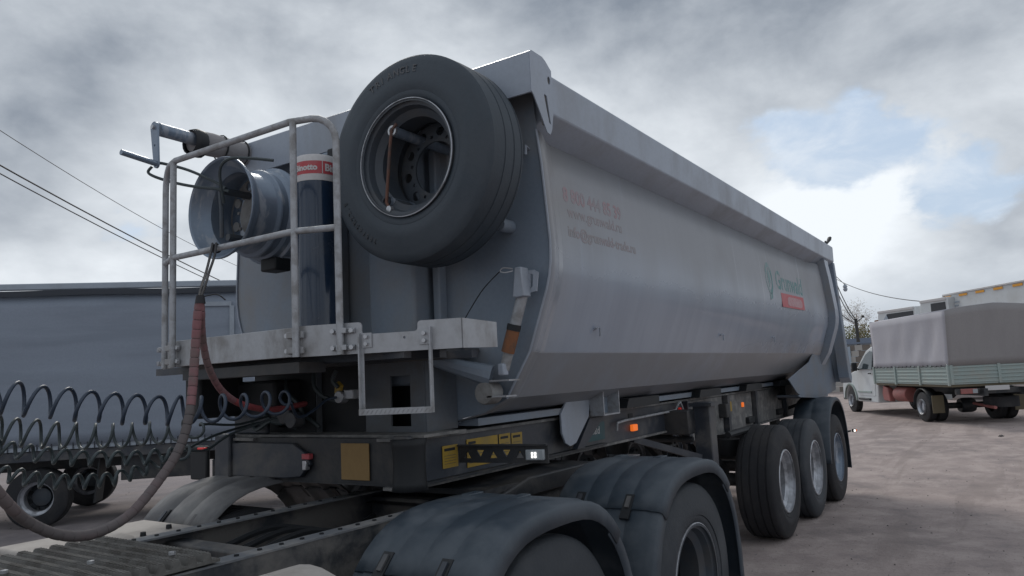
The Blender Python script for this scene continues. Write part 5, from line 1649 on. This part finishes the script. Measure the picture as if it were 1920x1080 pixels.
def leaf_cloud(n, cen, rad, size, gap=.0, seed=0):
    rnd = random.Random(seed)
    mb_ = MB()
    for i in range(n):
        for _ in range(20):
            p = Vector((rnd.uniform(-1, 1), rnd.uniform(-1, 1), rnd.uniform(-1, 1)))
            if p.length < 1 and noise.noise(p * 2.2 + Vector((seed, 0, 0))) > gap: break
        c_ = Vector(cen) + Vector((p.x * rad[0], p.y * rad[1], p.z * rad[2]))
        u = Vector((rnd.gauss(0, 1), rnd.gauss(0, 1), rnd.gauss(0, 1))).normalized()
        v = u.orthogonal().normalized()
        s_ = size * rnd.uniform(.6, 1.4)
        mb_.add([c_ - u * s_, c_ + v * s_ * .6, c_ + u * s_, c_ - v * s_ * .6], [(0, 1, 2, 3)])
    return mb_


def tree(name, label, loc, h, cr, nleaf, seed, lm, lsize, bare=True):
    rnd = random.Random(seed)
    t_ = thing(name, label, 'tree', loc)
    br_ = MB()
    tips = []
    def grow(p, d_, L, r, lvl):
        q = p + d_ * L
        midp = p.lerp(q, .5) + Vector((rnd.gauss(0, 1), rnd.gauss(0, 1), 0)) * L * .05
        br_.tube([p, midp, q], [r, r * .8, r * .6], 5 if lvl < 3 else 3, cap=False)
        if lvl >= 5 or L < .25:
            tips.append(q); return
        for k in range(3 if lvl < 4 else 2):
            nd = (d_ + Vector((rnd.gauss(0, .5), rnd.gauss(0, .5), rnd.gauss(.12, .3)))).normalized()
            grow(q, nd, L * rnd.uniform(.6, .85), r * .58, lvl + 1)
    grow(Vector((0, 0, 0)), Vector((0, 0, 1)), h * .28, .12 * h / 6, 0)
    br_.build('trunk', M['bark'], t_, ang=60)
    mb_ = MB()
    for tp in tips:
        for k in range(nleaf):
            c_ = tp + Vector((rnd.gauss(0, 1), rnd.gauss(0, 1), rnd.gauss(0, 1))) * cr
            u = Vector((rnd.gauss(0, 1), rnd.gauss(0, 1), rnd.gauss(0, 1))).normalized(); v = u.orthogonal().normalized()
            mb_.add([c_ - u * lsize, c_ + v * lsize * .6, c_ + u * lsize, c_ - v * lsize * .6], [(0, 1, 2, 3)])
    mb_.build('crown', lm, t_, smooth=False)
    return t_


tree('bare_tree', 'nearly bare tree with a rounded crown behind the utility pole', (69, 8.0, 1.0), 6.3, .30, 4, 4, M['leaf'], .06)
tree('bare_tree', 'thin bare tree just right of the trailer tailgate', (66, 9.4, 1.0), 5.0, .28, 4, 9, M['leaf'], .06)
hg = leaf_cloud(9000, (0, 0, 1.3), (1.5, 12, 1.5), .10, -.4, 3)
hgo = hg.build('hedge', M['bush'], None, smooth=False); hgo.location = (62, 4, 2.0)
tag(hgo, 'row of olive and rust autumn bushes above the blue-grey roof edge', 'hedge')

UP = thing('utility_pole', 'dark utility pole carrying many cables left of the canvas cover', 'pole', (46.9, 5.05, .2))
MB().tube([(0, 0, 0), (0, .04, 4.25)], [.14, .10], 8).build('pole_shaft', M['pole'], UP)
MB().tube([(0, .1, 3.95), (.1, -.35, 4.30)], .03, 6).build('pole_bracket', M['pole'], UP)
MB().lathe([(.001, -.09), (.09, -.08), (.09, .06), (.001, .09)], (.1, -.40, 4.38), 'z', 10).build('insulator', M['pole'], UP)


def cable(a, b_, sag, r, label, mid=None):
    a, b_ = Vector(a), Vector(b_)
    pts = [a.lerp(b_, k / 16) + Vector((0, 0, -sag * 4 * (k / 16) * (1 - k / 16))) for k in range(17)]
    return tag(MB().tube(pts, r, 5).build('power_cable', M['cable'], None, ang=60), label, 'cable')


# cables to the pole from a second one hidden behind the trailer
cable((46.9, 5.09, 4.4), (43.5, 5.75, 7.6), .35, .030, 'cable rising steeply from the pole top beside the tailgate, outer one')
cable((46.9, 5.09, 4.3), (43.8, 5.75, 6.9), .45, .030, 'cable sagging from the pole top towards the tailgate, middle one')
cable((46.9, 5.09, 4.2), (44.5, 6.1, 5.6), .30, .025, 'lowest cable between the pole top and the tailgate')
cable((43.5, 5.50, 6.92), (26.4, -.45, 3.90), .25, .018, 'long black cable slanting down right over the roofs of the white trucks')
IN = thing('cable_insulator', 'pale round insulator hanging in the cables beside the tailgate', 'insulator', (48.2, 5.75, 6.7))
MB().lathe([(.001, -.25), (.10, -.22), (.16, -.05), (.10, .0), (.16, .1), (.08, .25), (.001, .27)], (0, 0, 0), 'z', 10).build('insulator_body', M['curtrail'], IN)
MB().tube([(-4.7, -.1, .6), (0, 0, .25)], .02, 5).build('hanger', M['cable'], IN)
# overhead lines at the left
cable((3.0, 36.1, 17.2), (46.0, 66.0, 14.6), .9, .022, 'thin single overhead line, highest of the lines at the left')
cable((4.0, 36.5, 14.9), (62.0, 73.0, 10.4), 1.0, .045, 'upper of the two paired overhead lines at the left')
cable((4.0, 36.5, 14.45), (62.0, 73.0, 10.0), 1.0, .035, 'lower of the two paired overhead lines at the left')
